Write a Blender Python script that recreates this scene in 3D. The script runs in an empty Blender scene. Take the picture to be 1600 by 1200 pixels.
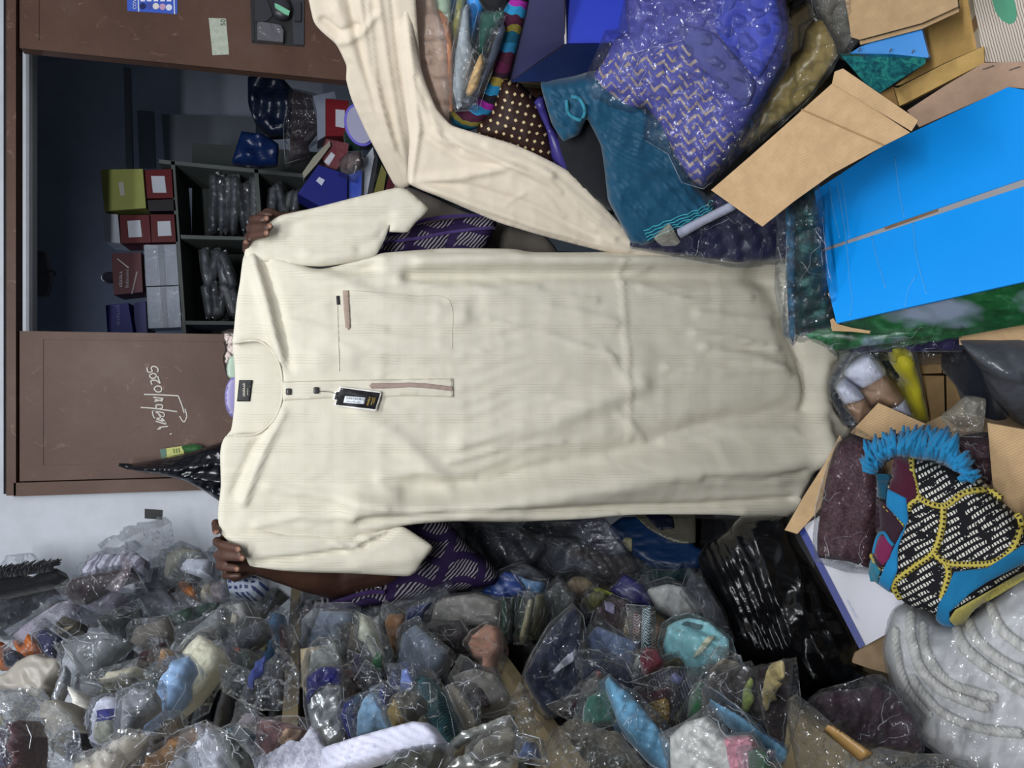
import bpy, math, random
import numpy as np
from mathutils import Vector, Matrix
from mathutils.geometry import delaunay_2d_cdt
from mathutils.bvhtree import BVHTree

# ------------------------------------------------------------------ camera
sc = bpy.context.scene
COL = sc.collection
PITCH = math.radians(15.0)
FPX = 1200.0
CAM = np.array([0.0, 0.0, 1.7])
FW = np.array([0.0, math.cos(PITCH), -math.sin(PITCH)])
UP = np.array([0.0, math.sin(PITCH), math.cos(PITCH)])
RT = np.array([1.0, 0.0, 0.0])
cd = bpy.data.cameras.new('camera'); cam = bpy.data.objects.new('camera', cd); COL.objects.link(cam)
cd.sensor_fit = 'HORIZONTAL'; cd.sensor_width = 36.0; cd.lens = 36.0 * FPX / 1600.0
cd.clip_start = 0.02
m = Matrix(((-UP[0], RT[0], -FW[0], CAM[0]), (-UP[1], RT[1], -FW[1], CAM[1]), (-UP[2], RT[2], -FW[2], CAM[2]), (0, 0, 0, 1)))
cam.matrix_world = m            # the phone was held sideways: the picture's left is up
sc.camera = cam
sc.view_settings.view_transform = 'Standard'
sc.view_settings.look = 'None'
sc.view_settings.gamma = 1.0
sc.view_settings.use_curve_mapping = False
sc.view_settings.exposure = 0.0

# ------------------------------------------------------------------ light
w = bpy.data.worlds.new('world'); sc.world = w; w.use_nodes = True
w.node_tree.nodes['Background'].inputs[0].default_value = (0.86, 0.92, 1.0, 1)
w.node_tree.nodes['Background'].inputs[1].default_value = 0.13
def area(name, loc, size, energy, color, target):
    l = bpy.data.lights.new(name, 'AREA'); l.shape = 'RECTANGLE'; l.size = size[0]; l.size_y = size[1]
    l.energy = energy; l.color = color
    o = bpy.data.objects.new(name, l); COL.objects.link(o); o.location = loc
    o.rotation_euler = (Vector(target) - Vector(loc)).to_track_quat('-Z', 'Y').to_euler()
    return o
area('ceiling_tube_light', (0.12, 0.62, 2.76), (1.2, 0.07), 19, (0.94, 0.97, 1.0), (0.05, 1.5, 1.0))
area('ceiling_tube_light_front', (0.0, -0.75, 2.7), (1.2, 0.07), 46, (0.96, 0.98, 1.0), (0.0, 1.5, 0.9))

area('inner_room_fill', (0.3, 3.35, 2.8), (0.5, 0.1), 1.2, (0.72, 0.82, 1.0), (0.3, 3.3, 0.0))  # added fill to lift the dark inner room, no fixture seen there

# ------------------------------------------------------------------ pixels to places
def rays(xy):
    xy = np.atleast_2d(np.asarray(xy, float))
    return FW + np.outer((600 - xy[:, 1]) / FPX, RT) + np.outer((800 - xy[:, 0]) / FPX, UP)
def on_plane(xy, P0, n):
    d = rays(xy); P0 = np.asarray(P0, float); n = np.asarray(n, float)
    t = ((P0 - CAM) @ n) / (d @ n)
    return CAM + d * t[:, None]
AX = {'X': 0, 'Y': 1, 'Z': 2}
def at(x, y, axis, val):
    d = rays([(x, y)])[0]; i = AX[axis]
    return CAM + d * ((val - CAM[i]) / d[i])
def AL(x, y, o=0.0, X=-0.60, Y=2.12):      # spot on the left shelves' front
    d = rays([(x, y)])[0]
    t = Y / d[1]
    if d[0] < -1e-6: t = min(t, X / d[0])
    return CAM + d * (t - o)
def ARt(x, y, o=0.0, X=0.70, Y=1.95):      # spot on the right-hand pile's front
    d = rays([(x, y)])[0]
    t = Y / d[1]
    if d[0] > 1e-6: t = min(t, X / d[0])
    return CAM + d * (t - o)
def nrm(v):
    v = np.asarray(v, float); return v / np.linalg.norm(v)
def K(ox, oy, s):
    return lambda pts: [(ox + x / s, oy + y / s) for x, y in pts]

# ------------------------------------------------------------------ noise
def vnoise(x, y, seed=0):
    xi = np.floor(x).astype(np.int64); yi = np.floor(y).astype(np.int64)
    fx = x - xi; fy = y - yi
    fx = fx * fx * fx * (fx * (fx * 6 - 15) + 10); fy = fy * fy * fy * (fy * (fy * 6 - 15) + 10)
    def h(a, b):
        n = (a * 374761393 + b * 668265263 + seed * 1442695) & 0x7fffffff
        n = ((n ^ (n >> 13)) * 1274126177) & 0x7fffffff
        return ((n ^ (n >> 16)) & 0xffff) / 32767.5 - 1.0
    a = h(xi, yi); b = h(xi + 1, yi); c = h(xi, yi + 1); d = h(xi + 1, yi + 1)
    return (a * (1 - fx) + b * fx) * (1 - fy) + (c * (1 - fx) + d * fx) * fy

# ------------------------------------------------------------------ outlines
def resample(pts, step, soft):
    pts = [np.array(p, float) for p in pts]; n = len(pts); out = []
    for i in range(n):
        p0, p1, p2, p3 = pts[i - 1], pts[i], pts[(i + 1) % n], pts[(i + 2) % n]
        k = max(1, int(round(np.linalg.norm(p2 - p1) / step)))
        for j in range(k):
            t = j / k
            if soft:
                c = .5 * soft
                m1 = (p2 - p0) * c; m2 = (p3 - p1) * c
                L = np.linalg.norm(p2 - p1)
                for q in (m1, m2):
                    l = np.linalg.norm(q)
                    if l > 1.2 * L: q *= 1.2 * L / l
                h = (2*t**3-3*t**2+1)*p1 + (t**3-2*t**2+t)*m1 + (-2*t**3+3*t**2)*p2 + (t**3-t**2)*m2
            else:
                h = p1 * (1 - t) + p2 * t
            out.append(h)
    return np.array(out)
def inside(P, poly):
    x, y = P[:, 0][:, None], P[:, 1][:, None]
    a = poly; b = np.roll(poly, -1, 0)
    c = (a[:, 1] > y) != (b[:, 1] > y)
    with np.errstate(divide='ignore', invalid='ignore'):
        xi = (b[:, 0] - a[:, 0]) * (y - a[:, 1]) / (b[:, 1] - a[:, 1]) + a[:, 0]
    return (np.sum(c & (x < xi), 1) % 2) == 1
def segdist(P, A, B, chunk=3000):
    out = np.empty(len(P)); AB = B - A; L2 = np.maximum((AB ** 2).sum(1), 1e-9)
    for i in range(0, len(P), chunk):
        p = P[i:i + chunk]
        t = np.clip(((p[:, None] - A) * AB).sum(2) / L2, 0, 1)
        d = np.linalg.norm(p[:, None] - (A + AB * t[..., None]), axis=2)
        out[i:i + chunk] = d.min(1)
    return out
def grow(pts, k, seed=0, jag=0.6, spikes=0):
    rnd = random.Random(seed); P = np.array(pts, float)
    a = np.roll(P, 1, 0); b = np.roll(P, -1, 0)
    area2 = np.sum(P[:, 0] * b[:, 1] - b[:, 0] * P[:, 1])
    t = b - a; nn = np.stack([t[:, 1], -t[:, 0]], 1)
    nn /= np.maximum(np.linalg.norm(nn, axis=1), 1e-6)[:, None]
    if area2 < 0: nn = -nn
    ext = [k * (1 + jag * rnd.uniform(-1, 1.4)) for _ in P]
    for _ in range(spikes): ext[rnd.randrange(len(ext))] += k * rnd.uniform(1.0, 2.4)
    return [tuple(P[i] + nn[i] * ext[i]) for i in range(len(P))]
def triangulate(bd, step):
    lo = bd.min(0); hi = bd.max(0); g = []
    r = 0; y = lo[1] + step * .5
    while y < hi[1]:
        xs = np.arange(lo[0] + step * (.25 if r % 2 else .75), hi[0], step)
        g.append(np.stack([xs, np.full_like(xs, y)], 1)); y += step * .866; r += 1
    g = np.concatenate(g) if g else np.zeros((0, 2))
    if len(g):
        g = g[inside(g, bd)]
    if len(g):
        g = g[segdist(g, bd, np.roll(bd, -1, 0)) > step * .45]
    allp = np.concatenate([bd, g]) if len(g) else bd
    n = len(bd)
    v, e, f, *_ = delaunay_2d_cdt([Vector(p) for p in allp], [], [list(range(n))], 1, 1e-5)
    return np.array([tuple(p) for p in v]), [list(q) for q in f]

class Cushion:
    """A soft or flat body with a given outline, real thickness and folds."""
    def __init__(s, pts, P0, n, bulge=.03, R=None, depth=.03, folds=(), crum=None, ridges=(), soft=.8, step=None, seed=0, sheet=False, edge=0.0, crease=None):
        s.crease = crease
        s.P0 = np.asarray(P0, float); s.n = nrm(n)
        s.d0 = np.linalg.norm(s.P0 - CAM); s.mpp = s.d0 / FPX
        A = np.array(pts, float); ext = A.max(0) - A.min(0)
        s.step = step or max(3.0, min(9.0, max(ext) / 14.0))
        s.bd = resample(pts, s.step, soft)
        s.bulge, s.depth, s.folds, s.crum, s.ridges, s.seed, s.sheet, s.edge = bulge, depth, folds, crum, ridges, seed, sheet, edge
        s.R = R or min(ext) * .45
    def height(s, xy):
        xy = np.atleast_2d(np.asarray(xy, float))
        d = segdist(xy, s.bd, np.roll(s.bd, -1, 0))
        q = np.clip(d / s.R, 0, 1)
        h = s.bulge * np.sqrt(1 - (1 - q) ** 2)
        f = np.clip(d / (s.R * .5), 0, 1) * (1 - s.edge) + s.edge
        wv = np.zeros(len(xy))
        for k, (amp, wl, ang, warp) in enumerate(s.folds):
            ca, sa = math.cos(math.radians(ang)), math.sin(math.radians(ang))
            u = xy[:, 0] * ca + xy[:, 1] * sa; v = -xy[:, 0] * sa + xy[:, 1] * ca   # folds run along u
            ph = vnoise(u / (wl * 5), v / (wl * 2.2), s.seed + k * 7 + 1) * warp
            am = .55 + .45 * vnoise(u / (wl * 4), v / (wl * 1.5), s.seed + k * 7 + 3)
            sn = np.sin(v / wl * 2 * math.pi + ph * 4 + s.seed)
            wv += amp * am * (1 - 1.6 * np.abs(sn) ** .8)
        if s.crum:
            amp, scl = s.crum
            a = 1 - 2 * np.abs(vnoise(xy[:, 0] / scl, xy[:, 1] / scl, s.seed + 31))
            b = 1 - 2 * np.abs(vnoise(xy[:, 0] / scl * 2.1 + 5, xy[:, 1] / scl * 2.1, s.seed + 37))
            wv += amp * (a * .65 + b * .35)
        if s.crease:
            amp, wl, nn_ = s.crease; q = random.Random(s.seed * 13 + 5)
            wx = xy[:, 0] + 7 * vnoise(xy[:, 0] / 45, xy[:, 1] / 45, s.seed + 3); wy = xy[:, 1] + 7 * vnoise(xy[:, 0] / 45, xy[:, 1] / 45, s.seed + 4)
            for _ in range(nn_):
                a = q.uniform(0, math.pi); w_ = wl * q.uniform(.6, 1.7); u = (wx * math.cos(a) + wy * math.sin(a)) / w_ + q.random()
                wv = wv + amp * q.uniform(.5, 1.2) * (w_ / wl) * (4 * np.abs(u - np.floor(u) - .5) - 1)
        h = h + wv * f
        for line, wd, amp in s.ridges:
            L = np.array(line, float)
            dd = segdist(xy, L[:-1], L[1:])
            h = h + amp * np.exp(-(dd / wd) ** 2) * (np.clip(d / 12, 0, 1) * .8 + .2)
        return h
    def pt(s, xy, extra=0.0):
        xy = np.atleast_2d(np.asarray(xy, float))
        return on_plane(xy, s.P0, s.n) + s.n * (s.height(xy) + extra)[:, None]
    def mesh(s):
        xy, F = triangulate(s.bd, s.step)
        base = on_plane(xy, s.P0, s.n); h = s.height(xy)
        front = base + s.n * h[:, None]
        return s._close(xy, F, base, front, h)
    def crumpled(s, amp=.0028, wl=26, step=None):
        """The same outline as stiff crumpled film: flat facets between long sharp creases."""
        s.crease = (amp, wl, 5); s.step = step or max(3.2, min(6.0, s.step))
        V, F, UV, _ = s.mesh()
        return V, F, UV, False
    def _close(s, xy, F, base, front, h, sheet=None, depth=None):
        sheet = s.sheet if sheet is None else sheet; depth = s.depth if depth is None else depth
        if sheet: back = front - s.n * depth
        else: back = base - s.n * (depth + np.maximum(h, 0) * .5)[:, None]
        a, b, c = front[F[0][0]], front[F[0][1]], front[F[0][2]]
        if np.dot(np.cross(b - a, c - a), s.n) < 0: F = [f[::-1] for f in F]
        N = len(xy); cnt = {}
        for f in F:
            for i in range(len(f)): cnt[(f[i], f[(i + 1) % len(f)])] = 1
        sides = [(b_, a_, a_ + N, b_ + N) for (a_, b_) in cnt if (b_, a_) not in cnt]
        V = np.concatenate([front, back]); UV = np.concatenate([xy, xy]) / 100.0
        return V, [tuple(f) for f in F] + [tuple(i + N for i in f[::-1]) for f in F] + sides, UV, True
    def patch(s, pts, lift=.001, thick=.002, step=None, soft=0.0, dome=0.0):
        bd = resample(pts, step or 4.0, soft)
        xy, F = triangulate(bd, step or 4.0)
        b = on_plane(xy, s.P0, s.n) + s.n * (s.height(xy) + lift)[:, None]
        e = 0
        if dome:
            d = segdist(xy, bd, np.roll(bd, -1, 0)); q = np.clip(d / max(d.max(), 1e-3), 0, 1); e = dome * np.sqrt(1 - (1 - q) ** 2)
        f = b + s.n * (thick + e * np.ones(len(xy)))[:, None]
        return s._close(xy, F, f, f, np.zeros(len(xy)), True, thick)
    def line(s, pts, r, lift=0.0, step=5.0, seg=5):
        P = polyline(pts, step)
        return tube(s.pt(P, lift), r, seg)

def glint_lines(C_, r=.0006, n=5):
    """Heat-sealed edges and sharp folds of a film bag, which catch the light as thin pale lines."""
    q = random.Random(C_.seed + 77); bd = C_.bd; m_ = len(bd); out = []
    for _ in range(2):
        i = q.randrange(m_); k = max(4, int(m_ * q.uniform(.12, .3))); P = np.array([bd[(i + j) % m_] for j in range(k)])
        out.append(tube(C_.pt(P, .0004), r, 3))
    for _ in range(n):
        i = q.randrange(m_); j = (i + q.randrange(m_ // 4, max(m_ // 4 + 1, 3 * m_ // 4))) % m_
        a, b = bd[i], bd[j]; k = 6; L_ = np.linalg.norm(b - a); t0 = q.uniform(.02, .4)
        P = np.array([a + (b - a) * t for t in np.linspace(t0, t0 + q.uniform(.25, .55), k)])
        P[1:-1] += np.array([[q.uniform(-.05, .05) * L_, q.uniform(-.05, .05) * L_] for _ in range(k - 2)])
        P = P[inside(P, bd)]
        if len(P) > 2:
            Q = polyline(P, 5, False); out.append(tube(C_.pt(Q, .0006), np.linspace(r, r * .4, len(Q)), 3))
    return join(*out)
def polyline(pts, step=5.0, smooth=True):
    pts = [np.array(p, float) for p in pts]; out = []
    for i in range(len(pts) - 1):
        p0 = pts[max(i - 1, 0)]; p1 = pts[i]; p2 = pts[i + 1]; p3 = pts[min(i + 2, len(pts) - 1)]
        k = max(1, int(np.linalg.norm(p2 - p1) / step))
        for j in range(k):
            t = j / k
            if smooth:
                out.append(.5 * (2*p1 + (p2-p0)*t + (2*p0-5*p1+4*p2-p3)*t*t + (3*p1-p0-3*p2+p3)*t**3))
            else: out.append(p1 + (p2 - p1) * t)
    out.append(pts[-1])
    return np.array(out)
def tube(P, r, seg=8, cap=True):
    P = np.asarray(P, float); n = len(P); rr = np.broadcast_to(np.asarray(r, float), (n,))
    T = np.gradient(P, axis=0); T /= np.maximum(np.linalg.norm(T, axis=1), 1e-9)[:, None]
    u = np.cross(T[0], [0, 0, 1.0]);
    if np.linalg.norm(u) < .1: u = np.cross(T[0], [1.0, 0, 0])
    u = nrm(u); V = []
    for i in range(n):
        u = u - T[i] * np.dot(u, T[i]); u = nrm(u); v = np.cross(T[i], u)
        for k in range(seg):
            a = 2 * math.pi * k / seg
            V.append(P[i] + rr[i] * (u * math.cos(a) + v * math.sin(a)))
    F = []
    for i in range(n - 1):
        for k in range(seg):
            a = i * seg + k; b = i * seg + (k + 1) % seg
            F.append((a, b, b + seg, a + seg))
    if cap: F.append(tuple(range(seg))[::-1]); F.append(tuple((n - 1) * seg + k for k in range(seg)))
    UV = np.array([(i / max(n - 1, 1) * n * .25, k / seg) for i in range(n) for k in range(seg)])
    return np.array(V), F, UV, True
def prism(pts, P0, n, depth, bev=0.0, edir=None):
    """A flat-faced board or carton: outline on a plane, pushed back by its thickness."""
    n = nrm(n); A = on_plane(pts, P0, n); e = -n if edir is None else nrm(edir)
    k = len(A); V = np.concatenate([A, A + e * depth])
    nv = np.cross(A[1] - A[0], A[2] - A[0])
    F = [tuple(range(k)), tuple(range(k, 2 * k))[::-1]]
    for i in range(k): j = (i + 1) % k; F.append((j, i, i + k, j + k))
    if np.dot(nv, n) < 0: F = [f[::-1] for f in F]
    UV = np.concatenate([np.array(pts, float)] * 2) / 100.0
    return V, F, UV, False
def box(c, size, rz=0.0, rx=0.0, ry=0.0):
    c = np.asarray(c, float); h = np.asarray(size, float) / 2
    S = np.array([(x, y, z) for z in (-1, 1) for y in (-1, 1) for x in (-1, 1)], float) * h
    Rm = np.array((Matrix.Rotation(rz, 3, 'Z') @ Matrix.Rotation(ry, 3, 'Y') @ Matrix.Rotation(rx, 3, 'X')))
    V = S @ Rm.T + c
    F = [(0, 2, 3, 1), (4, 5, 7, 6), (0, 1, 5, 4), (2, 6, 7, 3), (0, 4, 6, 2), (1, 3, 7, 5)]
    return V, F, None, False
def blob(c, r, seg=16, rings=10, R=None):
    c = np.asarray(c, float); r = np.broadcast_to(np.asarray(r, float), (3,)); V = []; F = []
    for i in range(rings + 1):
        th = math.pi * i / rings
        for k in range(seg):
            a = 2 * math.pi * k / seg
            V.append((math.sin(th) * math.cos(a), math.sin(th) * math.sin(a), math.cos(th)))
    V = np.array(V) * r
    if R is not None: V = V @ np.array(R).T
    V = V + c
    for i in range(rings):
        for k in range(seg):
            a = i * seg + k; b = i * seg + (k + 1) % seg
            F.append((a, a + seg, b + seg, b))
    return V, F, None, True
def join(*ms):
    V = []; F = []; U = []; o = 0; hasuv = all(m_[2] is not None for m_ in ms)
    for m_ in ms:
        V.append(m_[0]); F += [tuple(i + o for i in f) for f in m_[1]]; o += len(m_[0])
        if hasuv: U.append(m_[2])
    return np.concatenate(V), F, (np.concatenate(U) if hasuv else None), ms[0][3]
_fc = {}
def text(s_, x, y, size, P0, n, lift=.0015, dirv=(0, -1), upv=(-1, 0)):
    """Flat printed lettering: starts at pixel (x, y), reads along dirv, letters stand along upv."""
    if s_ not in _fc:
        c = bpy.data.curves.new('lettering', 'FONT'); c.body = s_; c.size = 1.0; c.resolution_u = 2
        o = bpy.data.objects.new('lettering', c); COL.objects.link(o)
        me = bpy.data.meshes.new_from_object(o)
        _fc[s_] = (np.array([v.co[:2] for v in me.vertices]), [tuple(p.vertices) for p in me.polygons])
        bpy.data.objects.remove(o); bpy.data.meshes.remove(me); bpy.data.curves.remove(c)
    v, f = _fc[s_]
    d = np.array(dirv, float); u = np.array(upv, float)
    px = np.array([x, y]) + np.outer(v[:, 0] * size, d) + np.outer(v[:, 1] * size, u)
    nn = nrm(n); A = on_plane(px, P0, nn) + nn * lift
    return A, f, px / 100, False

def glyphs(n_, x, y, size, P0, n, lift=.0015, dirv=(0, -1), upv=(-1, 0), seed=1):
    """Small print too fine to read in the photo: a run of script-like strokes without letters."""
    q = random.Random(seed); V = []; F = []; cx = 0.0
    def quad(x0, y0, x1, y1):
        b = len(V); V.extend([(x0, y0), (x1, y0), (x1, y1), (x0, y1)]); F.append((b, b + 1, b + 2, b + 3))
    for k in range(n_):
        wd = q.uniform(.3, .5); h = q.choice((.45, .55, .9))
        quad(cx, 0, cx + .13, h); quad(cx + .13, 0, cx + wd, .12)
        if q.random() < .5: quad(cx + .25, .3, cx + .38, .42)
        cx += wd + .1
    v = np.array(V); d = np.array(dirv, float); u = np.array(upv, float)
    px = np.array([x, y]) + np.outer(v[:, 0] * size, d) + np.outer(v[:, 1] * size, u)
    nn = nrm(n); return on_plane(px, P0, nn) + nn * lift, F, px / 100, False

# ------------------------------------------------------------------ things
class Thing:
    def __init__(s, name, label=None, cat=None, group=None, kind=None):
        s.name, s.label, s.cat, s.group, s.kind = name, label, cat, group, kind; s.parts = []
    def add(s, name, md, mat, parent=None, label=None, kind=None):
        s.parts.append((name, md, mat, parent, label, kind)); return len(s.parts) - 1
    def done(s, origin=None):
        allv = np.concatenate([p[1][0] for p in s.parts])
        lo, hi = allv.min(0), allv.max(0)
        O = np.array([(lo[0] + hi[0]) / 2, (lo[1] + hi[1]) / 2, lo[2]]) if origin is None else np.asarray(origin, float)
        single = len(s.parts) == 1 and s.parts[0][0] is None
        objs = []
        if not single:
            root = bpy.data.objects.new(s.name, None); COL.objects.link(root); root.location = O
            root.empty_display_size = .05
        for (nm, md, mat, par, lab, kd) in s.parts:
            o = mkobj(nm or s.name, md, mat, O)
            if single: root = o; o.location = O
            else: o.parent = root if par is None else objs[par]
            if lab: o['label'] = lab
            if kd: o['kind'] = kd
            objs.append(o)
        if s.label: root['label'] = s.label
        if s.cat: root['category'] = s.cat
        if s.group: root['group'] = s.group
        if s.kind: root['kind'] = s.kind
        s.root = root; s.objs = objs
        return root
def mkobj(name, md, mat, O):
    V, F, UV, smooth = md
    me = bpy.data.meshes.new(name)
    me.from_pydata((np.asarray(V) - O).tolist(), [], [tuple(int(i) for i in f) for f in F])
    if UV is not None:
        ul = me.uv_layers.new(name='UVMap')
        idx = np.empty(len(me.loops), dtype=np.int32); me.loops.foreach_get('vertex_index', idx)
        ul.data.foreach_set('uv', np.asarray(UV, np.float32)[idx].ravel())
    if smooth:
        me.polygons.foreach_set('use_smooth', [True] * len(me.polygons))
    me.materials.append(mat); me.update()
    o = bpy.data.objects.new(name, me); COL.objects.link(o)
    return o
def structure(name, md, mat, parts=()):
    t = Thing(name, kind='structure')
    t.add(None, md, mat); r = t.done()
    for nm, md2, mt in parts:
        o = mkobj(nm, md2, mt, np.array(r.location)); o.parent = r
    return r

# ------------------------------------------------------------------ materials
def lin(c):
    if isinstance(c, str):
        c = c.lstrip('#'); c = [int(c[i:i + 2], 16) / 255 for i in (0, 2, 4)]
    return tuple(((v / 12.92) if v <= .04045 else ((v + .055) / 1.055) ** 2.4) for v in c) + (1.0,)
_mc = {}
def newmat(key):
    mt = bpy.data.materials.new(key); mt.use_nodes = True
    nt = mt.node_tree; b = nt.nodes['Principled BSDF']
    return mt, nt, b
def noise(nt, scale, detail=3, rough=.55, coord='Object', sc3=None, dist=0.0):
    tc = nt.nodes.new('ShaderNodeTexCoord'); src = tc.outputs[coord]
    if sc3:
        mp = nt.nodes.new('ShaderNodeMapping'); mp.inputs['Scale'].default_value = sc3; nt.links.new(src, mp.inputs[0]); src = mp.outputs[0]
    n = nt.nodes.new('ShaderNodeTexNoise'); n.inputs['Scale'].default_value = scale; n.inputs['Detail'].default_value = detail
    n.inputs['Roughness'].default_value = rough; n.inputs['Distortion'].default_value = dist
    nt.links.new(src, n.inputs['Vector']); return n
def ramp(nt, src, stops):
    r = nt.nodes.new('ShaderNodeValToRGB'); e = r.color_ramp.elements
    while len(e) < len(stops): e.new(.5)
    for i, (p, c) in enumerate(stops): e[i].position = p; e[i].color = c if len(c) == 4 else lin(c)
    nt.links.new(src, r.inputs[0]); return r.outputs[0]
def mixc(nt, fac, a, b, mode='MIX'):
    x = nt.nodes.new('ShaderNodeMix'); x.data_type = 'RGBA'; x.blend_type = mode
    for sock, v in ((x.inputs[0], fac), (x.inputs[6], a), (x.inputs[7], b)):
        if isinstance(v, (int, float)): sock.default_value = v
        elif isinstance(v, tuple): sock.default_value = v
        elif isinstance(v, str): sock.default_value = lin(v)
        else: nt.links.new(v, sock)
    return x.outputs[2]
def math_(nt, op, a, b=None, c=None):
    x = nt.nodes.new('ShaderNodeMath'); x.operation = op
    for i, v in enumerate((a, b, c)):
        if v is None: continue
        if isinstance(v, (int, float)): x.inputs[i].default_value = v
        else: nt.links.new(v, x.inputs[i])
    return x.outputs[0]
def bump(nt, b, src, strength, dist=.002, prev=None):
    bp = nt.nodes.new('ShaderNodeBump'); bp.inputs['Strength'].default_value = strength; bp.inputs['Distance'].default_value = dist
    nt.links.new(src, bp.inputs['Height'])
    if prev is not None: nt.links.new(prev, bp.inputs['Normal'])
    if b is not None: nt.links.new(bp.outputs[0], b.inputs['Normal'])
    return bp.outputs[0]
def cloth(c, rough=.85, var=.18, bs=.35, sheen=.15, spec=.2):
    k = ('cloth', c, rough, var, bs)
    if k in _mc: return _mc[k]
    mt, nt, b = newmat('cloth_' + c.strip('#'))
    n = noise(nt, 9, 4); L = lin(c)
    col = ramp(nt, n.outputs[0], [(.3, tuple(v * (1 - var) for v in L[:3]) + (1,)), (.7, tuple(min(1, v * (1 + var)) for v in L[:3]) + (1,))])
    nt.links.new(col, b.inputs['Base Color'])
    b.inputs['Roughness'].default_value = rough; b.inputs['Specular IOR Level'].default_value = spec
    b.inputs['Sheen Weight'].default_value = sheen
    bump(nt, b, noise(nt, 38, 5, .6, dist=.6).outputs[0], bs, .004)
    _mc[k] = mt; return mt
def satin(c, rough=.35): return cloth(c, rough, .15, .3, 0, .5)
def paint(c, rough=.5, var=.08, bs=.05, spec=.4):
    k = ('paint', c, rough, var)
    if k in _mc: return _mc[k]
    mt, nt, b = newmat('paint_' + c.strip('#'))
    n = noise(nt, 5, 5); L = lin(c)
    col = ramp(nt, n.outputs[0], [(.3, tuple(v * (1 - var) for v in L[:3]) + (1,)), (.7, tuple(min(1, v * (1 + var)) for v in L[:3]) + (1,))])
    nt.links.new(col, b.inputs['Base Color']); b.inputs['Roughness'].default_value = rough
    b.inputs['Specular IOR Level'].default_value = spec
    bump(nt, b, noise(nt, 60, 3).outputs[0], bs, .002)
    _mc[k] = mt; return mt
def cardboard(c='#b99b72', rib=True):
    k = ('card', c, rib)
    if k in _mc: return _mc[k]
    mt, nt, b = newmat('cardboard_' + c.strip('#')); L = lin(c)
    n = noise(nt, 30, 5, .65)
    col = ramp(nt, n.outputs[0], [(.3, tuple(v * .86 for v in L[:3]) + (1,)), (.7, tuple(min(1, v * 1.1) for v in L[:3]) + (1,))])
    nt.links.new(col, b.inputs['Base Color']); b.inputs['Roughness'].default_value = .8; b.inputs['Specular IOR Level'].default_value = .15
    if rib:
        tc = nt.nodes.new('ShaderNodeTexCoord'); wv = nt.nodes.new('ShaderNodeTexWave'); wv.bands_direction = 'DIAGONAL'
        wv.inputs['Scale'].default_value = 42; wv.inputs['Distortion'].default_value = 1.2; wv.inputs['Detail'].default_value = 2
        mp = nt.nodes.new('ShaderNodeMapping'); mp.inputs['Rotation'].default_value = (0, 0, math.radians(20)); mp.inputs['Scale'].default_value = (.12, .55, .3)
        nt.links.new(tc.outputs['UV'], mp.inputs[0]); nt.links.new(mp.outputs[0], wv.inputs['Vector'])
        bump(nt, b, wv.outputs[0], .25, .0015)
    else: bump(nt, b, n.outputs[0], .1, .002)
    _mc[k] = mt; return mt
def film(tint='#dfe3ea', dens=.16, rough=.1, scale=20, white=.03):
    """Clear polythene: mostly see-through, with sharp crumple highlights."""
    k = ('film', tint, dens, rough, scale, white)
    if k in _mc: return _mc[k]
    mt, nt, b = newmat('clear_film'); nt.nodes.remove(b)
    out = nt.nodes['Material Output']
    n1 = noise(nt, scale, 3, .5, dist=1.4, sc3=(1, 1, 1.7)); n2 = noise(nt, scale * 2.6, 2, .5, dist=1.2)
    ridge = math_(nt, 'ABSOLUTE', math_(nt, 'SUBTRACT', n1.outputs[0], .5)); r2 = math_(nt, 'ABSOLUTE', math_(nt, 'SUBTRACT', n2.outputs[0], .5))
    h = math_(nt, 'ADD', math_(nt, 'MULTIPLY', ridge, 2.2), math_(nt, 'MULTIPLY', r2, .7))
    nn = bump(nt, None, h, 1.0, .006)
    gl = nt.nodes.new('ShaderNodeBsdfGlossy'); gl.inputs['Roughness'].default_value = rough; gl.inputs['Color'].default_value = (.95, .97, 1, 1)
    nt.links.new(nn, gl.inputs['Normal'])
    df = nt.nodes.new('ShaderNodeBsdfDiffuse'); df.inputs['Color'].default_value = lin(tint)
    tr = nt.nodes.new('ShaderNodeBsdfTransparent'); tr.inputs['Color'].default_value = (.97, .98, .99, 1)
    fr = nt.nodes.new('ShaderNodeFresnel'); fr.inputs['IOR'].default_value = 1.4
    m1 = nt.nodes.new('ShaderNodeMixShader'); nt.links.new(tr.outputs[0], m1.inputs[1]); nt.links.new(df.outputs[0], m1.inputs[2])
    wn = noise(nt, 11, 4, dist=.8); nt.links.new(math_(nt, 'MULTIPLY', ramp(nt, wn.outputs[0], [(.35, (.15, .15, .15, 1)), (.68, (1, 1, 1, 1))]), white), m1.inputs[0])
    m2 = nt.nodes.new('ShaderNodeMixShader'); nt.links.new(m1.outputs[0], m2.inputs[1]); nt.links.new(gl.outputs[0], m2.inputs[2])
    nt.links.new(math_(nt, 'MINIMUM', math_(nt, 'ADD', math_(nt, 'MULTIPLY', fr.outputs[0], .5), dens * .12), .5), m2.inputs[0])
    nt.links.new(m2.outputs[0], out.inputs['Surface'])
    _mc[k] = mt; return mt
def glossbag(c='#0b0c0f', rough=.28):
    k = ('bag', c, rough)
    if k in _mc: return _mc[k]
    mt, nt, b = newmat('polythene_' + c.strip('#')); b.inputs['Base Color'].default_value = lin(c)
    b.inputs['Roughness'].default_value = rough; b.inputs['Specular IOR Level'].default_value = .5
    n1 = noise(nt, 7, 3, .5, dist=1.2, sc3=(1, 1, .5)); r = math_(nt, 'ABSOLUTE', math_(nt, 'SUBTRACT', n1.outputs[0], .5))
    bump(nt, b, r, .45, .03)
    _mc[k] = mt; return mt
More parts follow.
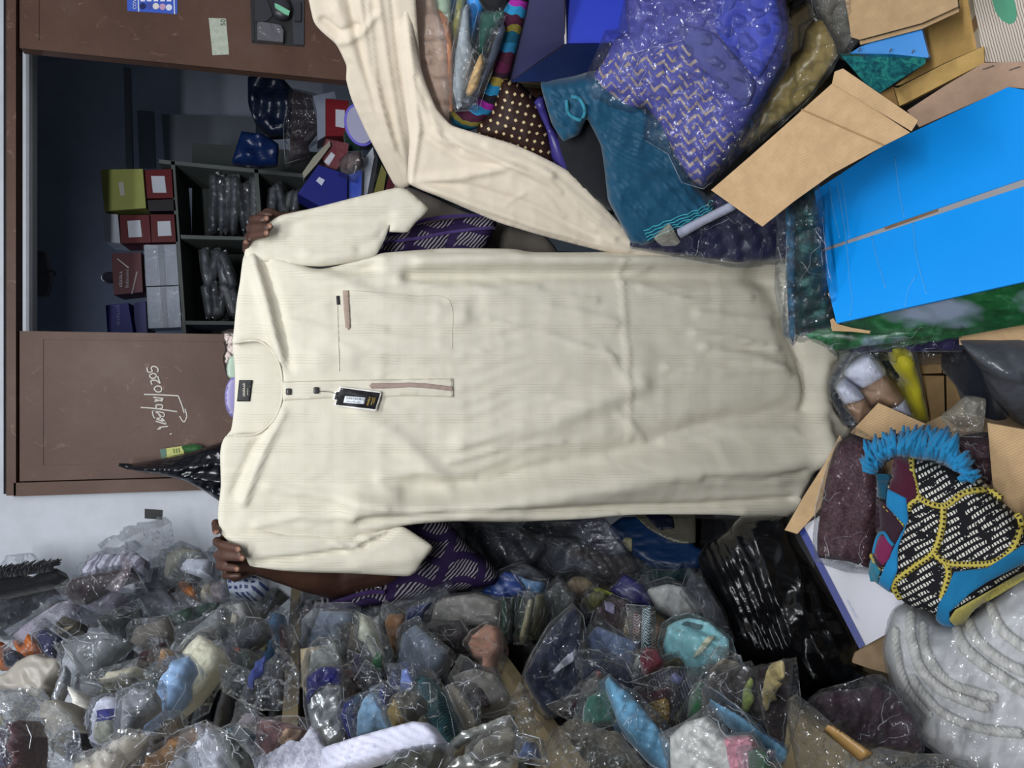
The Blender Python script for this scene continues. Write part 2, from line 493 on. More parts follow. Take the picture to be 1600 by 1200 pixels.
def foil(c='#c9c8c6'):
    k = ('foil', c)
    if k in _mc: return _mc[k]
    mt, nt, b = newmat('foil_' + c.strip('#')); b.inputs['Base Color'].default_value = lin(c); b.inputs['Metallic'].default_value = .7
    b.inputs['Roughness'].default_value = .3; bump(nt, b, noise(nt, 25, 3, dist=1).outputs[0], .5, .01)
    _mc[k] = mt; return mt
def uvmat(key, build, rough=.85, bs=.25):
    """Cloth with a woven or printed pattern laid out in the cloth's own UV (one unit about 14 cm)."""
    k = ('uv', key)
    if k in _mc: return _mc[k]
    mt, nt, b = newmat(key)
    tc = nt.nodes.new('ShaderNodeTexCoord'); sx = nt.nodes.new('ShaderNodeSeparateXYZ'); nt.links.new(tc.outputs['UV'], sx.inputs[0])
    wob = noise(nt, 2.5, 2, coord='UV')
    off = math_(nt, 'MULTIPLY', math_(nt, 'SUBTRACT', wob.outputs[0], .5), .06)
    col = build(nt, math_(nt, 'ADD', sx.outputs[0], off), math_(nt, 'ADD', sx.outputs[1], off))
    nt.links.new(col, b.inputs['Base Color'])
    b.inputs['Roughness'].default_value = rough; b.inputs['Specular IOR Level'].default_value = .25
    bump(nt, b, noise(nt, 40, 4, dist=.5).outputs[0], bs, .004)
    _mc[k] = mt; return mt
def pulse(nt, v, period, duty, phase=0.0):
    f = math_(nt, 'FRACT', math_(nt, 'ADD', math_(nt, 'DIVIDE', v, period), phase))
    return math_(nt, 'LESS_THAN', f, duty)

# ================================================================== setting
YN = (0, -1, 0)
def door_paint():
    mt, nt, b = newmat('brown_door_paint')
    n = noise(nt, 4, 6, .65); n2 = noise(nt, 22, 5, .7, dist=1)
    base = ramp(nt, n.outputs[0], [(.3, '#4f382e'), (.55, '#5a4237'), (.75, '#655047')])
    worn = mixc(nt, ramp(nt, n2.outputs[0], [(.61, (0, 0, 0, 1)), (.74, (.7, .7, .7, 1))]), base, '#8d7363')
    nt.links.new(worn, b.inputs['Base Color']); b.inputs['Roughness'].default_value = .5; b.inputs['Specular IOR Level'].default_value = .25
    bump(nt, b, n2.outputs[0], .15, .004); return mt
def plaster(c, d):
    mt, nt, b = newmat('wall_plaster')
    n = noise(nt, 2.2, 7, .7); n2 = noise(nt, 35, 4)
    nt.links.new(ramp(nt, n.outputs[0], [(.35, d), (.6, c)]), b.inputs['Base Color']); b.inputs['Roughness'].default_value = .8
    bump(nt, b, n2.outputs[0], .25, .003); return mt
M_DOOR = door_paint(); M_WALL = plaster('#c9ced6', '#b3b7bd'); M_IN = plaster('#b4bed0', '#a2acbe')
M_FLOOR = paint('#6f6a64', .7, .2, .2)
ZL = 2.43                                        # underside of the lintel
structure('floor', box((0, 1.2, -.05), (4.6, 6.4, .1)), M_FLOOR)
structure('ceiling', box((0, 1.2, 2.95), (4.6, 6.4, .1)), M_WALL)
structure('wall_back', join(box((-.775, 2.365, 1.45), (.97, .13, 2.9)), box((.755, 2.365, 2.685), (2.09, .13, .43)), box((2.05, 2.365, 1.45), (.5, .13, 2.9)),
                           box((.755, 2.41, ZL + .02), (2.09, .04, .04))), M_WALL)
structure('wall_left', box((-1.28, .2, 1.45), (.1, 4.3, 2.9)), M_WALL)
structure('wall_right', box((1.75, .2, 1.45), (.1, 4.3, 2.9)), M_WALL)
structure('wall_interior_back', box((.5, 4.05, 1.45), (3.6, .1, 2.9)), M_IN)
structure('wall_interior_left', box((-.62, 3.2, 1.45), (.1, 1.6, 2.9)), M_IN)
structure('wall_interior_right', box((2.2, 3.2, 1.45), (.1, 1.6, 2.9)), M_IN)
structure('trim_1', join(box((.64, 2.29, ZL + .011), (1.86, .05, .022)), box((-.275, 2.29, 1.22), (.035, .05, 2.43))), M_DOOR)
# a batten and boards on the dark inner wall
structure('trim_2', prism([(193, 104), (203, 106), (207, 268), (197, 268)], (0, 3.6, 0), YN, .03), paint('#6a7079', .6))
structure('trim_3', join(prism([(214, 172), (240, 174), (243, 262), (218, 262)], (0, 3.8, 0), YN, .02), prism([(252, 178), (400, 183), (398, 262), (258, 262)], (0, 3.8, 0), YN, .02)), paint('#666d76', .6))

# door leaves
def door(name, x0, x1, z0, z1, y, extra):
    r = structure(name, box(((x0 + x1) / 2, y, (z0 + z1) / 2), (x1 - x0, .035, z1 - z0)), M_DOOR)
    O = np.array(r.location)
    for nm, md, mt in extra:
        o = mkobj(nm, md, mt, O); o.parent = r
    return r
LD = 2.2965 - .0175 + .0; LY = 2.279
def strip(x0, x1, z0, z1, y=LY): return box(((x0 + x1) / 2, y - .0005, (z0 + z1) / 2), (x1 - x0, .004, z1 - z0))
chalk = paint('#d5cfc6', .9)
KC = K(220, 560, 7.5)
def stroke(pts, y=LY, r=.0022): return tube(on_plane(polyline(KC(pts), 2.0), (0, y - .0015, 0), YN), r, 5)
strokes = [[(75, 105), (85, 160), (140, 155)], [(85, 160), (75, 110)], [(140, 155), (125, 110), (150, 92), (190, 105), (208, 140), (195, 165)],
           [(105, 195), (150, 175), (185, 195), (170, 228), (125, 232), (105, 210), (105, 195)],
           [(135, 310), (120, 265), (150, 255), (190, 262), (230, 295)], [(230, 295), (200, 210)],
           [(155, 355), (190, 325), (240, 335), (240, 385), (190, 392), (155, 355)],
           [(40, 422), (180, 425), (440, 438)], [(0, 575), (150, 585), (430, 625)], [(440, 438), (480, 540), (510, 640)], [(520, 590), (540, 680), (505, 745), (455, 675)],
           [(145, 455), (270, 470)], [(165, 480), (260, 500)], [(160, 505), (265, 480)], [(180, 545), (250, 545), (255, 580), (190, 590), (180, 545)],
           [(140, 615), (270, 640), (260, 690), (200, 640), (140, 615), (165, 700), (260, 690)], [(165, 700), (285, 745), (210, 660)], [(175, 735), (300, 770), (240, 715)],
           [(215, 810), (325, 795)], [(195, 830), (240, 822)], [(340, 890), (368, 882)]]
door('door_1', -.255, .139, .02, ZL - .005, 2.2965, [
    ('border_strip', strip(-.255, -.215, .02, ZL - .005), M_DOOR), ('border_strip', strip(.118, .139, .02, ZL - .005), M_DOOR),
    ('border_strip', strip(-.215, .118, ZL - .06, ZL - .005), M_DOOR),
    ('peeled_patch', Cushion([(346, 519), (352, 545), (348, 560), (356, 590), (372, 590), (372, 519)], (0, LY - .001, 0), YN, .002, depth=.003, crum=(.002, 6)).mesh(), foil('#5f5652')),
    ('sticker', Cushion([(354, 575), (358, 560), (366, 555), (374, 565), (374, 590), (362, 592), (356, 588)], (0, LY - .005, 0), YN, .001, depth=.002).mesh(), paint('#a9c2ab', .3)),
    ('sticker', Cushion([(351, 620), (354, 602), (362, 590), (374, 592), (374, 650), (362, 652), (354, 640)], (0, LY - .006, 0), YN, .001, depth=.002).mesh(), paint('#8f86bd', .3, .5)),
    ('chalk_writing', join(*[stroke(s_) for s_ in strokes]), chalk)])
DR = door('door_2', .88, 1.56, .02, ZL - .005, 2.2965, [
    ('border_strip', strip(.88, .905, .02, ZL - .005), M_DOOR), ('border_strip', strip(.905, 1.56, ZL - .05, ZL - .005), M_DOOR)])
O = np.array(DR.location)
def dchild(nm, md, mt, par=None, lab=None):
    o = mkobj(nm, md, mt, O); o.parent = par or DR
    if lab: o['label'] = lab
    return o
PY = (0, LY, 0)
st = dchild('notice_sticker', prism([(198, -20), (277, -20), (277, 22), (199, 17)], (0, LY - .001, 0), YN, .002), paint('#3f5fc0', .3), lab='blue printed notice sticker')
PYs = (0, LY - .002, 0)
wh = paint('#e8ebf2', .4)
dchild('lettering', join(text('COVID', 213, 15, 7.5, PYs, YN)), wh, st)
dchild('printed_line', join(prism([(214.5, -20), (216, -20), (217.5, 18), (216, 18)], PYs, YN, .001), prism([(270.5, -20), (272, -20), (273.5, 22), (272, 22)], PYs, YN, .001)), wh, st)
for i, (cx, cy, c_) in enumerate([(223, 9.5, '#20285e'), (233, 9, '#4453a8'), (243.5, 9.5, '#e3ddd6'), (254, 10.5, '#c99fc0'), (264, 11.5, '#dfe1ee')]):
    ring = [(cx + 5 * math.cos(a * math.pi / 6), cy + 5 * math.sin(a * math.pi / 6)) for a in range(12)]
    ic = dchild('printed_icon', prism(ring, PYs, YN, .001), paint(c_, .4), st)
    dchild('printed_icon', prism([(cx - 3.5, -20), (cx + 3.5, -20), (cx + 3.5, 2), (cx - 3.5, 2)], PYs, YN, .001), wh, st)
bn = dchild('banknote', prism([(326, 28), (353, 29), (358, 85), (332, 86)], (0, LY - .001, 0), YN, .002), uvmat('banknote_print', lambda nt, u, v: mixc(nt, noise(nt, 14, 5, coord='UV').outputs[0], '#8f9a8b', '#cfd3c3'), .6, .05), lab='faded banknote stuck to the brown door')
dchild('lettering', text('50', 352, 41, 11, PYs, YN), paint('#4c5a4c', .6), bn)
lockm = paint('#34343a', .4); lockb = paint('#2a2a2c', .5)
rc = dchild('lock_recess', join(prism([(390, -30), (394, -30), (398, 66), (393, 64)], PYs, YN, .004), prism([(393, 64), (475, 70), (475, 73), (393, 67)], PYs, YN, .004), prism([(394, -30), (475, -30), (475, 71), (396, 65)], (0, LY - .0005, 0), YN, .002)), lockb, lab='dark cut-out around the lock')
dchild('lock_case', prism([(402, 35), (410, 34), (438, 39), (443, 47), (442, 66), (402, 62)], (0, LY - .02, 0), YN, .02), foil('#77767a'), rc)
dchild('lock_handle', Cushion([(424, 8), (432, -5), (448, -2), (456, 12), (452, 27), (440, 30), (428, 24)], (0, LY - .02, 0), YN, .012, depth=.012).mesh(), lockm, rc)
dchild('lock_label', prism([(429, 5), (433, 6), (453, 17), (451, 24), (445, 22), (430, 12)], (0, LY - .0365, 0), YN, .003), paint('#7fc7a4', .5), rc)
dchild('lock_bar', prism([(398, -20), (410, -20), (426, 24), (420, 30), (416, 33), (399, 34)], (0, LY - .006, 0), YN, .006), lockm, rc)
dchild('lock_bolt', prism([(459, 3), (470, 2), (470, 33), (460, 32)], (0, LY - .014, 0), YN, .014), lockm, rc)
dchild('lock_plate', prism([(455, 0), (475, 0), (475, 70), (459, 69)], (0, LY - .005, 0), YN, .004), paint('#3d4046', .5), rc)
hk = Thing('latch_plate', 'dark metal latch plate with a hook in the shadowed inner room', 'latch')
hk.add('plate', prism([(52, 392), (70, 393), (78, 440), (72, 462), (56, 464)], (0, 2.6, 0), YN, .03), paint('#2c3036', .5))
hk.add('hook', tube(on_plane(polyline([(72, 425), (82, 423), (87, 426), (84, 430)], 1.5), (0, 2.59, 0), YN), .003, 6), paint('#24272c', .4))
q_ = at(64, 400, 'Y', 2.6); hk.add('bracket', box((q_[0], 2.6, (q_[2] + 2.9) / 2), (.012, .012, 2.9 - q_[2])), paint('#24272c', .4)); hk.done()

# ================================================================== inner shelf and its boxes
M_SH = paint('#565c5a', .7, .2, .2)
Y3 = 3.0
un = Thing('storage_shelf', 'grey wooden pigeonhole shelf in the dark inner room', 'shelf')
def board(pts, nm, dep=.34): un.add(nm, prism(pts, (0, Y3, 0), YN, dep), M_SH)
board([(267, 252), (273, 252), (291, 522), (284, 522)], 'shelf_board')
board([(397, 262), (403, 262), (411, 372), (404, 372)], 'shelf_board')
board([(248, 249), (480, 272), (480, 278), (248, 255)], 'upright')
board([(282, 367), (420, 371), (420, 376), (283, 373)], 'upright')
board([(290, 501), (420, 503), (420, 508), (290, 507)], 'upright')
b_ = on_plane([(300, 250), (300, 520)], (0, Y3 + .33, 0), YN)
un.add('back_panel', box(((b_[0][0] + b_[1][0]) / 2 + .02, Y3 + .335, b_[0][2] - .55), (abs(b_[0][0] - b_[1][0]) + .1, .01, 1.1)), paint('#3f4443', .8))
for px_, py_ in ((300, 256), (300, 370), (300, 505)):
    q_ = on_plane([(px_, py_)], (0, Y3, 0), YN)[0]
    un.add('leg', box((q_[0], Y3 + .17, .35 + (q_[2] - .6) / 4), (.03, .3, .7 + (q_[2] - .6) / 2)), M_SH)
un.done()
def carton(name, label, pts, col, Y=Y3, depth=.16, lab=None, txt=None, n=YN, cat='box', rough=.45, group=None, film_=False):
    t = Thing(name, label, cat, group)
    t.add('carton', prism(pts, (0, Y, 0), n, depth), paint(col, rough, .08, .05, .2))
    for (nm, p, c) in (lab or []): t.add(nm, prism(p, (0, Y - .002, 0), n, .0018), paint(c, .5))
    for (s_, x, y, sz, c) in (txt or []): t.add('lettering', text(s_, x, y, sz, (0, Y - .0022, 0), n) if isinstance(s_, str) else glyphs(s_, x, y, sz, (0, Y - .0022, 0), n), paint(c, .5))
    if film_: t.add('plastic_wrap', prism(grow(pts, 1.2, 3, .2), (0, Y - .006, 0), n, depth), film(dens=.1, white=.05))
    return t.done()
LB = '#b9bfcb'
carton('gift_box', 'yellow-green box on top of the inner shelf', [(157, 265), (223, 264), (228, 325), (163, 330)], '#8f9550', Y3 - .02, lab=[('label', [(185, 285), (193, 284), (195, 305), (188, 306)], '#a9a9a0')])
carton('gift_box', 'dark red box right beside the yellow-green box', [(225, 266), (270, 264), (273, 309), (228, 310)], '#5c0f17', lab=[('label', [(236, 275), (257, 275), (260, 301), (239, 301)], LB)])
carton('gift_box', 'near-black box under the dark red box', [(230, 313), (273, 311), (275, 329), (232, 330)], '#1d1a20')
carton('gift_box', 'white-ended box at the end of the dark red row', [(160, 333), (184, 335), (188, 380), (164, 378)], '#a7adba')
carton('gift_box', 'dark red labelled box next to the white-ended box', [(187, 336), (233, 336), (236, 379), (189, 380)], '#560d15', lab=[('label', [(199, 345), (219, 344), (222, 370), (201, 371)], LB)])
carton('gift_box', 'dark red labelled box touching the grey shelf board', [(235, 335), (275, 335), (278, 378), (237, 379)], '#540d14', lab=[('label', [(246, 346), (266, 345), (268, 368), (247, 369)], LB)])
carton('gift_box', 'maroon box with silver lettering on the inner shelf', [(174, 396), (220, 394), (223, 456), (178, 461)], '#4e2029', Y3 - .02,
       lab=[('printed_line', [(182, 404), (184, 404), (202, 418), (200, 419)], '#b5b0b0'), ('printed_line', [(213, 424), (215, 425), (207, 459), (205, 459)], '#8d8486')],
       txt=[('Boldouind', 201, 450, 7, '#a6a2a8'), (6, 191, 448, 9, '#a6a2a8')])
carton('gift_box', 'white glossy box above the other white box', [(225, 383), (276, 382), (280, 445), (228, 447)], '#9097a4', lab=[('tape', [(246, 383), (256, 383), (259, 446), (250, 446)], '#767c88')], film_=True)
carton('gift_box', 'lower white glossy box beside the blue lettered box', [(229, 449), (281, 447), (286, 511), (232, 513)], '#9198a5', lab=[('tape', [(250, 449), (258, 449), (263, 512), (255, 512)], '#767c88')], film_=True)
carton('gift_box', 'dark blue lettered box at the inner shelf end', [(165, 477), (200, 473), (208, 520), (168, 520)], '#10176a', Y3 - .02, txt=[(8, 187, 508, 9, '#5a6196')])
carton('gift_box', 'small dark blue box tucked behind the blue lettered box', [(209, 474), (227, 470), (230, 520), (211, 520)], '#0e145c', Y3 + .02)
kb = Thing('round_knob', 'pale round knob behind the maroon box', 'knob'); kb.add(None, blob(at(172, 434, 'Y', Y3 + .08), (.022, .02, .03)), paint('#8a8d98', .4)); kb.done()
# packs lying in the pigeonholes
rnd = random.Random(4)
def lens(x0, y0, x1, y1, w_): # a thin lying pack seen from its edge
    mx, my = (x0 + x1) / 2, (y0 + y1) / 2; q = lambda: rnd.uniform(-1.2, 1.2)
    return [(x0 - w_ * .38, y0 + 5 + q()), (x0 + w_ * .3, y0 + q()), (mx + w_ * .5 + q(), my), (x1 + w_ * .32, y1 - 4 + q()), (x1 - w_ * .35, y1 + q()), (mx - w_ * .45, my + rnd.uniform(-4, 4))]
def wrap(t, poly, P0, n, cmat, bulge=.02, depth=.05, g=3.0, seed=0, fm=None, soft=.8, folds=(), crum=None):
    t.add('folded_garment', Cushion(poly, P0, n, bulge, depth=depth, soft=soft, seed=seed, folds=folds, crum=crum or (.004, 14)).mesh(), cmat)
    t.add('plastic_bag', Cushion(grow(poly, g, seed), np.asarray(P0) + nrm(n) * .004, n, bulge + .006, depth=depth, soft=0, seed=seed + 9).crumpled(.0012, 12), fm or film())
def pigeon(xs, y0, y1, label, group, sd):
    for k, x in enumerate(xs):
        t = Thing('garment_pack', label, 'garment pack', group); sl_ = rnd.uniform(-5, 9); a_ = y0 + rnd.uniform(0, 14)
        wrap(t, lens(x - sl_, a_, x + sl_, y1 - rnd.uniform(0, 6), 12), (0, Y3 + .02 + .012 * (k % 3), 0), YN, cloth(rnd.choice(['#1c212c', '#2a2f38', '#3c414a', '#1e2229', '#4a4c50']), .6), .008, .12, 2.6, k + sd, film(dens=.5, white=.08)); t.done()
pigeon([334 + k * 10.5 for k in range(7)], 268, 364, 'dark clear-wrapped garment lying in the upper pigeonhole', 'packs in the upper pigeonhole', 0)
pigeon([322 + k * 11 for k in range(4)], 384, 452, 'grey clear-wrapped garment in the upper part of the lower pigeonhole', 'upper packs in the lower pigeonhole', 20)
pigeon([324 + k * 11 for k in range(5)], 436, 499, 'grey clear-wrapped garment at the bottom of the lower pigeonhole', 'bottom packs in the lower pigeonhole', 30)
pigeon([426 + k * 12 for k in range(4)], 284, 335, 'dark clear-wrapped garment lying in the pigeonhole by the navy box', 'packs in the right pigeonhole', 40)

# things just inside the opening, on the right
R1 = K(350, 0, 4)
M_GLINT = film('#e6e9ee', .5, .15, 20, .45)  # pale film for the tubes that imitate crease highlights
def soft(name, label, cat, poly, P0, n, mat, bulge=.03, depth=.04, group=None, film_=None, seed=0, folds=(), crum=None, R=None, soft_=.8, parts=(), g=4.0, step=None, crease=None):
    t = Thing(name, label, cat, group)
    c = Cushion(poly, P0, n, bulge, R=R, depth=depth, folds=folds, crum=crum, soft=soft_, seed=seed, step=step, crease=crease)
    i = t.add('cloth' if (film_ or parts) else None, c.crumpled(.004, 24) if mat.name.startswith('clear_film') else c.mesh(), mat)
    for pf in parts: pf(t, c, i)
    if film_:
        fc = Cushion(grow(poly, g, seed, .7, 3), np.asarray(P0) + nrm(n) * .006, n, bulge + .006, R=R, depth=depth, soft=0, seed=seed + 5)
        j = t.add('plastic_bag', fc.crumpled(.0032, 24), film_); t.add('bag_glint', glint_lines(fc), M_GLINT, j, None, 'stuff')  # pale tubes add the highlights of the bag's edges and creases as geometry
    return t.done()
Yd = 2.75
soft('hanging_bag', 'dark navy bag hanging inside the dark doorway', 'bag', R1([(150, 480), (330, 450), (430, 560), (450, 700), (440, 830), (290, 840), (190, 740), (150, 640)]), (0, Yd, 0), YN, glossbag('#101a30', .35), .02, .06, R=10, crease=(.012, 40, 5), seed=2, soft_=.1)
soft('hanging_bag', 'blue bag under the navy bag inside the doorway', 'bag', R1([(80, 910), (110, 820), (250, 840), (340, 900), (330, 1020), (200, 1030), (50, 1010)]), (0, Yd - .03, 0), YN, glossbag('#0d2350', .35), .02, .05, R=10, crease=(.010, 34, 5), seed=5, soft_=.1)
soft('garment_pack', 'dark maroon clear-wrapped pack hanging in the doorway', 'garment pack', R1([(430, 560), (560, 600), (590, 800), (520, 900), (540, 970), (400, 1010), (420, 800)]), (0, Yd - .05, 0), YN, cloth('#241820'), .015, .05, film_=film(), R=10, crease=(.006, 30, 4), seed=6, soft_=.1)
carton('gift_box', 'white open carton behind the red box in the doorway', R1([(555, 600), (690, 570), (700, 620), (635, 640), (635, 850), (585, 880), (580, 690)]), '#7f8798', 2.62, .1)
carton('gift_box', 'red box with a white label standing upright in the doorway', R1([(635, 615), (780, 630), (760, 850), (635, 850)]), '#6e1a22', 2.58, .12, lab=[('label', R1([(697, 683), (755, 688), (752, 800), (697, 790)]), '#b8bac6')])
lidc = R1([(850, 780)])[0]
t = Thing('bucket', 'lilac bucket lid with a violet rim beside the cream cloth', 'bucket')
el = lambda rx, ry, a0=.45: [(lidc[0] + rx * math.cos(a) * math.cos(a0) - ry * math.sin(a) * math.sin(a0), lidc[1] + rx * math.cos(a) * math.sin(a0) + ry * math.sin(a) * math.cos(a0)) for a in np.linspace(0, 2 * math.pi, 28, endpoint=False)]
t.add('rim', prism(el(24, 34, -.3), (0, 2.5, 0), (-.2, -1, .1), .03), paint('#5a4fc4', .35)); t.add('lid', prism(el(20, 30, -.3), (0, 2.49, 0), (-.2, -1, .1), .01), paint('#9c9bbb', .4))
t.add('pail', prism(el(21, 31, -.3), (0, 2.53, 0), (-.2, -1, .1), .2), paint('#8d8db0', .4)); t.done()
carton('gift_box', 'tilted red box with a white strip above the navy box', R1([(600, 960), (640, 870), (780, 900), (760, 1000), (700, 1060), (640, 1040)]), '#6a1a22', 2.5, .1, lab=[('label', R1([(625, 1010), (670, 950), (695, 970), (655, 1035)]), '#c2c3cc')], film_=True)
carton('file_folder', 'thin beige and maroon folder leaning on the red box', R1([(490, 1080), (560, 980), (660, 880), (665, 910), (580, 1025), (500, 1115)]), '#8d8a7c', 2.48, .05)
carton('gift_box', 'navy box with a small white label by the raised sleeve', R1([(460, 1210), (590, 1030), (770, 1090), (770, 1280), (600, 1290)]), '#1b2170', 2.45, .12, lab=[('label', R1([(575, 1130), (595, 1105), (630, 1125), (610, 1160)]), '#b9bcd0')])
carton('gift_box', 'bright blue glossy box beside the navy box', R1([(772, 1090), (862, 1060), (856, 1250), (778, 1260)]), '#2346b4', 2.47, .1, film_=True)
for nm, lb, p, c_ in [('white_board', 'white upright board beside the bright blue box', [(850, 1240), (870, 1000), (930, 920), (942, 1000), (890, 1240)], '#b4b9c4'),
                     ('dark_board', 'dark board behind the white upright board', [(890, 1240), (945, 950), (962, 1000), (922, 1240)], '#3a3b40'),
                     ('olive_folder', 'olive folder between dark boards by the cream cloth', [(925, 1240), (985, 1030), (1015, 1080), (990, 1240)], '#6e6c3a'),
                     ('maroon_folder', 'maroon folder squeezed beside the olive folder', [(995, 1240), (1030, 1100), (1075, 1170), (1060, 1240)], '#4c1d26')]:
    carton(nm, lb, R1(p), c_, 2.5, .12, cat='folder')
soft('plastic_pack', 'crumpled clear pack on top of the white board in the doorway', 'plastic bag', R1([(730, 1010), (780, 960), (850, 950), (860, 1030), (800, 1070), (740, 1060)]), (0, 2.43, 0), YN, cloth('#5a4a48'), .02, .03, film_=film(), seed=9)
soft('green_pack', 'dark green pack below the lilac bucket lid', 'garment pack', R1([(750, 830), (800, 800), (860, 880), (850, 950), (780, 940)]), (0, 2.56, 0), YN, cloth('#17352c'), .02, .03, seed=10)

# ================================================================== the robe held up
GY = 1.75
def weave(nt, u, v):
    a = pulse(nt, v, .042, .3); b = pulse(nt, v, .46, .42)
    brk = ramp(nt, noise(nt, 2.4, 3, coord='UV').outputs[0], [(.38, (.15, .15, .15, 1)), (.62, (1, 1, 1, 1))])
    l = math_(nt, 'MULTIPLY', math_(nt, 'MULTIPLY', math_(nt, 'MULTIPLY', a, b), .48), brk)
    c = pulse(nt, u, .31, .5, .2); n = noise(nt, 3, 4, coord='UV').outputs[0]
    base = mixc(nt, n, '#cec8b6', '#d6d1c1')
    base = mixc(nt, math_(nt, 'MULTIPLY', c, .12), base, '#e0dccf')
    return mixc(nt, l, base, '#b7af9d')
M_JAL = uvmat('cream_striped_cotton', weave, .88, .12)
body_px = [(381, 400), (375, 440), (370, 470), (366, 510), (364, 538), (385, 533), (405, 533), (422, 545), (434, 563), (440, 585), (441, 610), (439, 630), (432, 648), (422, 662), (400, 678), (365, 680), (352, 682), (346, 695), (344, 712), (345, 760), (341, 795), (341, 815), (347, 835), (362, 850), (384, 868), (450, 858), (520, 846), (578, 836), (631, 821), (706, 814), (800, 815), (908, 811), (992, 804), (1117, 804), (1233, 807), (1258, 768), (1283, 722), (1312, 692), (1330, 673), (1318, 660), (1304, 640), (1298, 612), (1303, 590), (1315, 568), (1330, 548), (1310, 500), (1275, 430), (1225, 386), (1158, 384), (1117, 387), (1042, 390), (937, 394), (833, 394), (800, 389), (700, 388), (665, 390), (600, 395), (586, 399), (500, 420), (440, 404), (400, 388)]
ridges = [([(560, 790), (720, 800), (900, 765), (1050, 738), (1200, 728), (1290, 700)], 26, 0.0434), ([(640, 770), (760, 755), (900, 725), (1000, 700), (1150, 655), (1280, 640)], 20, -0.0248),
          ([(560, 812), (700, 800), (900, 795), (1100, 790), (1240, 780)], 6, -0.0248), ([(600, 412), (800, 405), (1000, 408), (1200, 396)], 12, 0.0248), ([(640, 432), (800, 430), (1000, 428), (1150, 432), (1235, 440)], 11, -0.0217),
          ([(380, 785), (405, 720), (440, 645)], 6, 0.0139), ([(365, 770), (395, 700), (425, 665)], 6, -0.0093), ([(396, 405), (415, 470), (438, 560)], 8, 0.0186), ([(408, 400), (432, 470), (452, 575)], 8, -0.0109),
          ([(430, 400), (500, 430), (600, 470), (720, 490)], 12, 0.0124), ([(480, 412), (560, 420), (640, 412)], 8, -0.0155), ([(968, 410), (975, 500), (980, 600), (985, 690)], 3, 0.0062), ([(940, 545), (975, 590)], 4, 0.0062), ([(970, 440), (1010, 420)], 5, 0.0062),
          ([(1090, 490), (1200, 505)], 7, 0.0109), ([(1100, 545), (1180, 560), (1230, 580)], 7, 0.0124), ([(1100, 550), (1200, 540)], 5, -0.0078), ([(1040, 575), (1130, 580), (1220, 575)], 6, 0.0093), ([(760, 470), (860, 480), (960, 505)], 9, 0.0093), ([(720, 690), (860, 660), (1000, 600)], 16, 0.0155),
          ([(1190, 420), (1225, 480), (1250, 560), (1290, 600)], 22, -0.0217), ([(1260, 470), (1285, 560), (1285, 640), (1270, 720)], 14, 0.0279), ([(560, 640), (640, 700), (700, 760)], 14, 0.0093), ([(500, 560), (620, 540), (800, 560), (1000, 560)], 22, 0.0093),
          ([(760, 500), (850, 520), (960, 560)], 4, 0.0062), ([(700, 470), (800, 455), (930, 470)], 5, 0.0078), ([(620, 440), (720, 455), (840, 448)], 4, 0.0078), ([(1000, 450), (1080, 470), (1170, 465)], 4, 0.0093), ([(1080, 520), (1150, 528), (1215, 545)], 3, 0.0093), ([(860, 620), (960, 640), (1010, 690)], 4, 0.0062),
          ([(700, 720), (790, 700), (880, 690)], 4, 0.0078), ([(1040, 690), (1120, 670), (1240, 672)], 5, 0.0093), ([(1090, 745), (1180, 748), (1250, 735)], 5, -0.0109), ([(590, 745), (660, 735), (740, 748)], 5, 0.0093), ([(420, 760), (520, 775), (600, 790)], 6, 0.0093), ([(400, 820), (470, 805), (560, 808)], 5, 0.0093), ([(450, 500), (520, 520), (600, 515)], 5, 0.0062), ([(1230, 500), (1255, 560), (1262, 640)], 5, -0.0124), ([(1285, 520), (1300, 560)], 5, 0.0155)]
J = Thing('jalabiya', 'long cream striped robe with short sleeves and price tag held up by two hands', 'robe')
GB = Cushion(body_px, (0, GY, 0), YN, bulge=.004, R=9, depth=.004, folds=[(.0034, 46, 2, 1.4), (.0018, 19, -6, 1.6)], crum=(.0024, 44), ridges=ridges, soft=.7, step=6.5, seed=3, sheet=True, edge=.25)
body = J.add('robe_body', GB.mesh(), M_JAL)
back_px = [(364, 534), (367, 580), (366, 635), (361, 672), (352, 684), (380, 695), (425, 690), (448, 650), (452, 600), (444, 555), (420, 528), (390, 524)]
GK = Cushion(back_px, (0, GY + .022, 0), YN, bulge=.006, depth=.003, sheet=True, folds=[(.002, 30, 5, 1)], seed=6, step=6, soft=.6)
bk = J.add('back_neck', GK.mesh(), M_JAL)
su_px = [(383, 402), (390, 375), (420, 348), (440, 336), (490, 325), (552, 309), (606, 296), (622, 293), (636, 296), (669, 326), (650, 347), (637, 362), (622, 362), (609, 361), (610, 349), (602, 372), (586, 400), (545, 410), (500, 416), (440, 412)]
GSU = Cushion(su_px, (0, GY - .003, 0), YN, bulge=.007, R=9, depth=.012, folds=[(.003, 30, -18, 1.2)], ridges=[([(400, 380), (480, 345), (560, 345), (606, 338)], 10, -.01), ([(560, 390), (590, 378), (606, 352)], 6, -.012), ([(480, 400), (540, 402), (590, 385)], 8, .008)], soft=.55, step=6, seed=8)
su = J.add('sleeve', GSU.mesh(), M_JAL)
sl_px = [(350, 836), (365, 850), (385, 872), (390, 884), (434, 891), (475, 894), (550, 896), (640, 900), (660, 878), (676, 855), (655, 839), (631, 824), (612, 825), (578, 833), (520, 838), (450, 836), (400, 828)]
GSL = Cushion(sl_px, (0, GY - .003, 0), YN, bulge=.008, R=9, depth=.012, folds=[(.003, 26, -8, 1.2)], ridges=[([(388, 880), (480, 870), (560, 857), (600, 838), (614, 826)], 4, -.022), ([(520, 845), (545, 860), (575, 840)], 5, .01), ([(550, 838), (570, 850)], 4, -.012), ([(560, 880), (640, 872)], 12, .008)], soft=.55, step=6, seed=12)
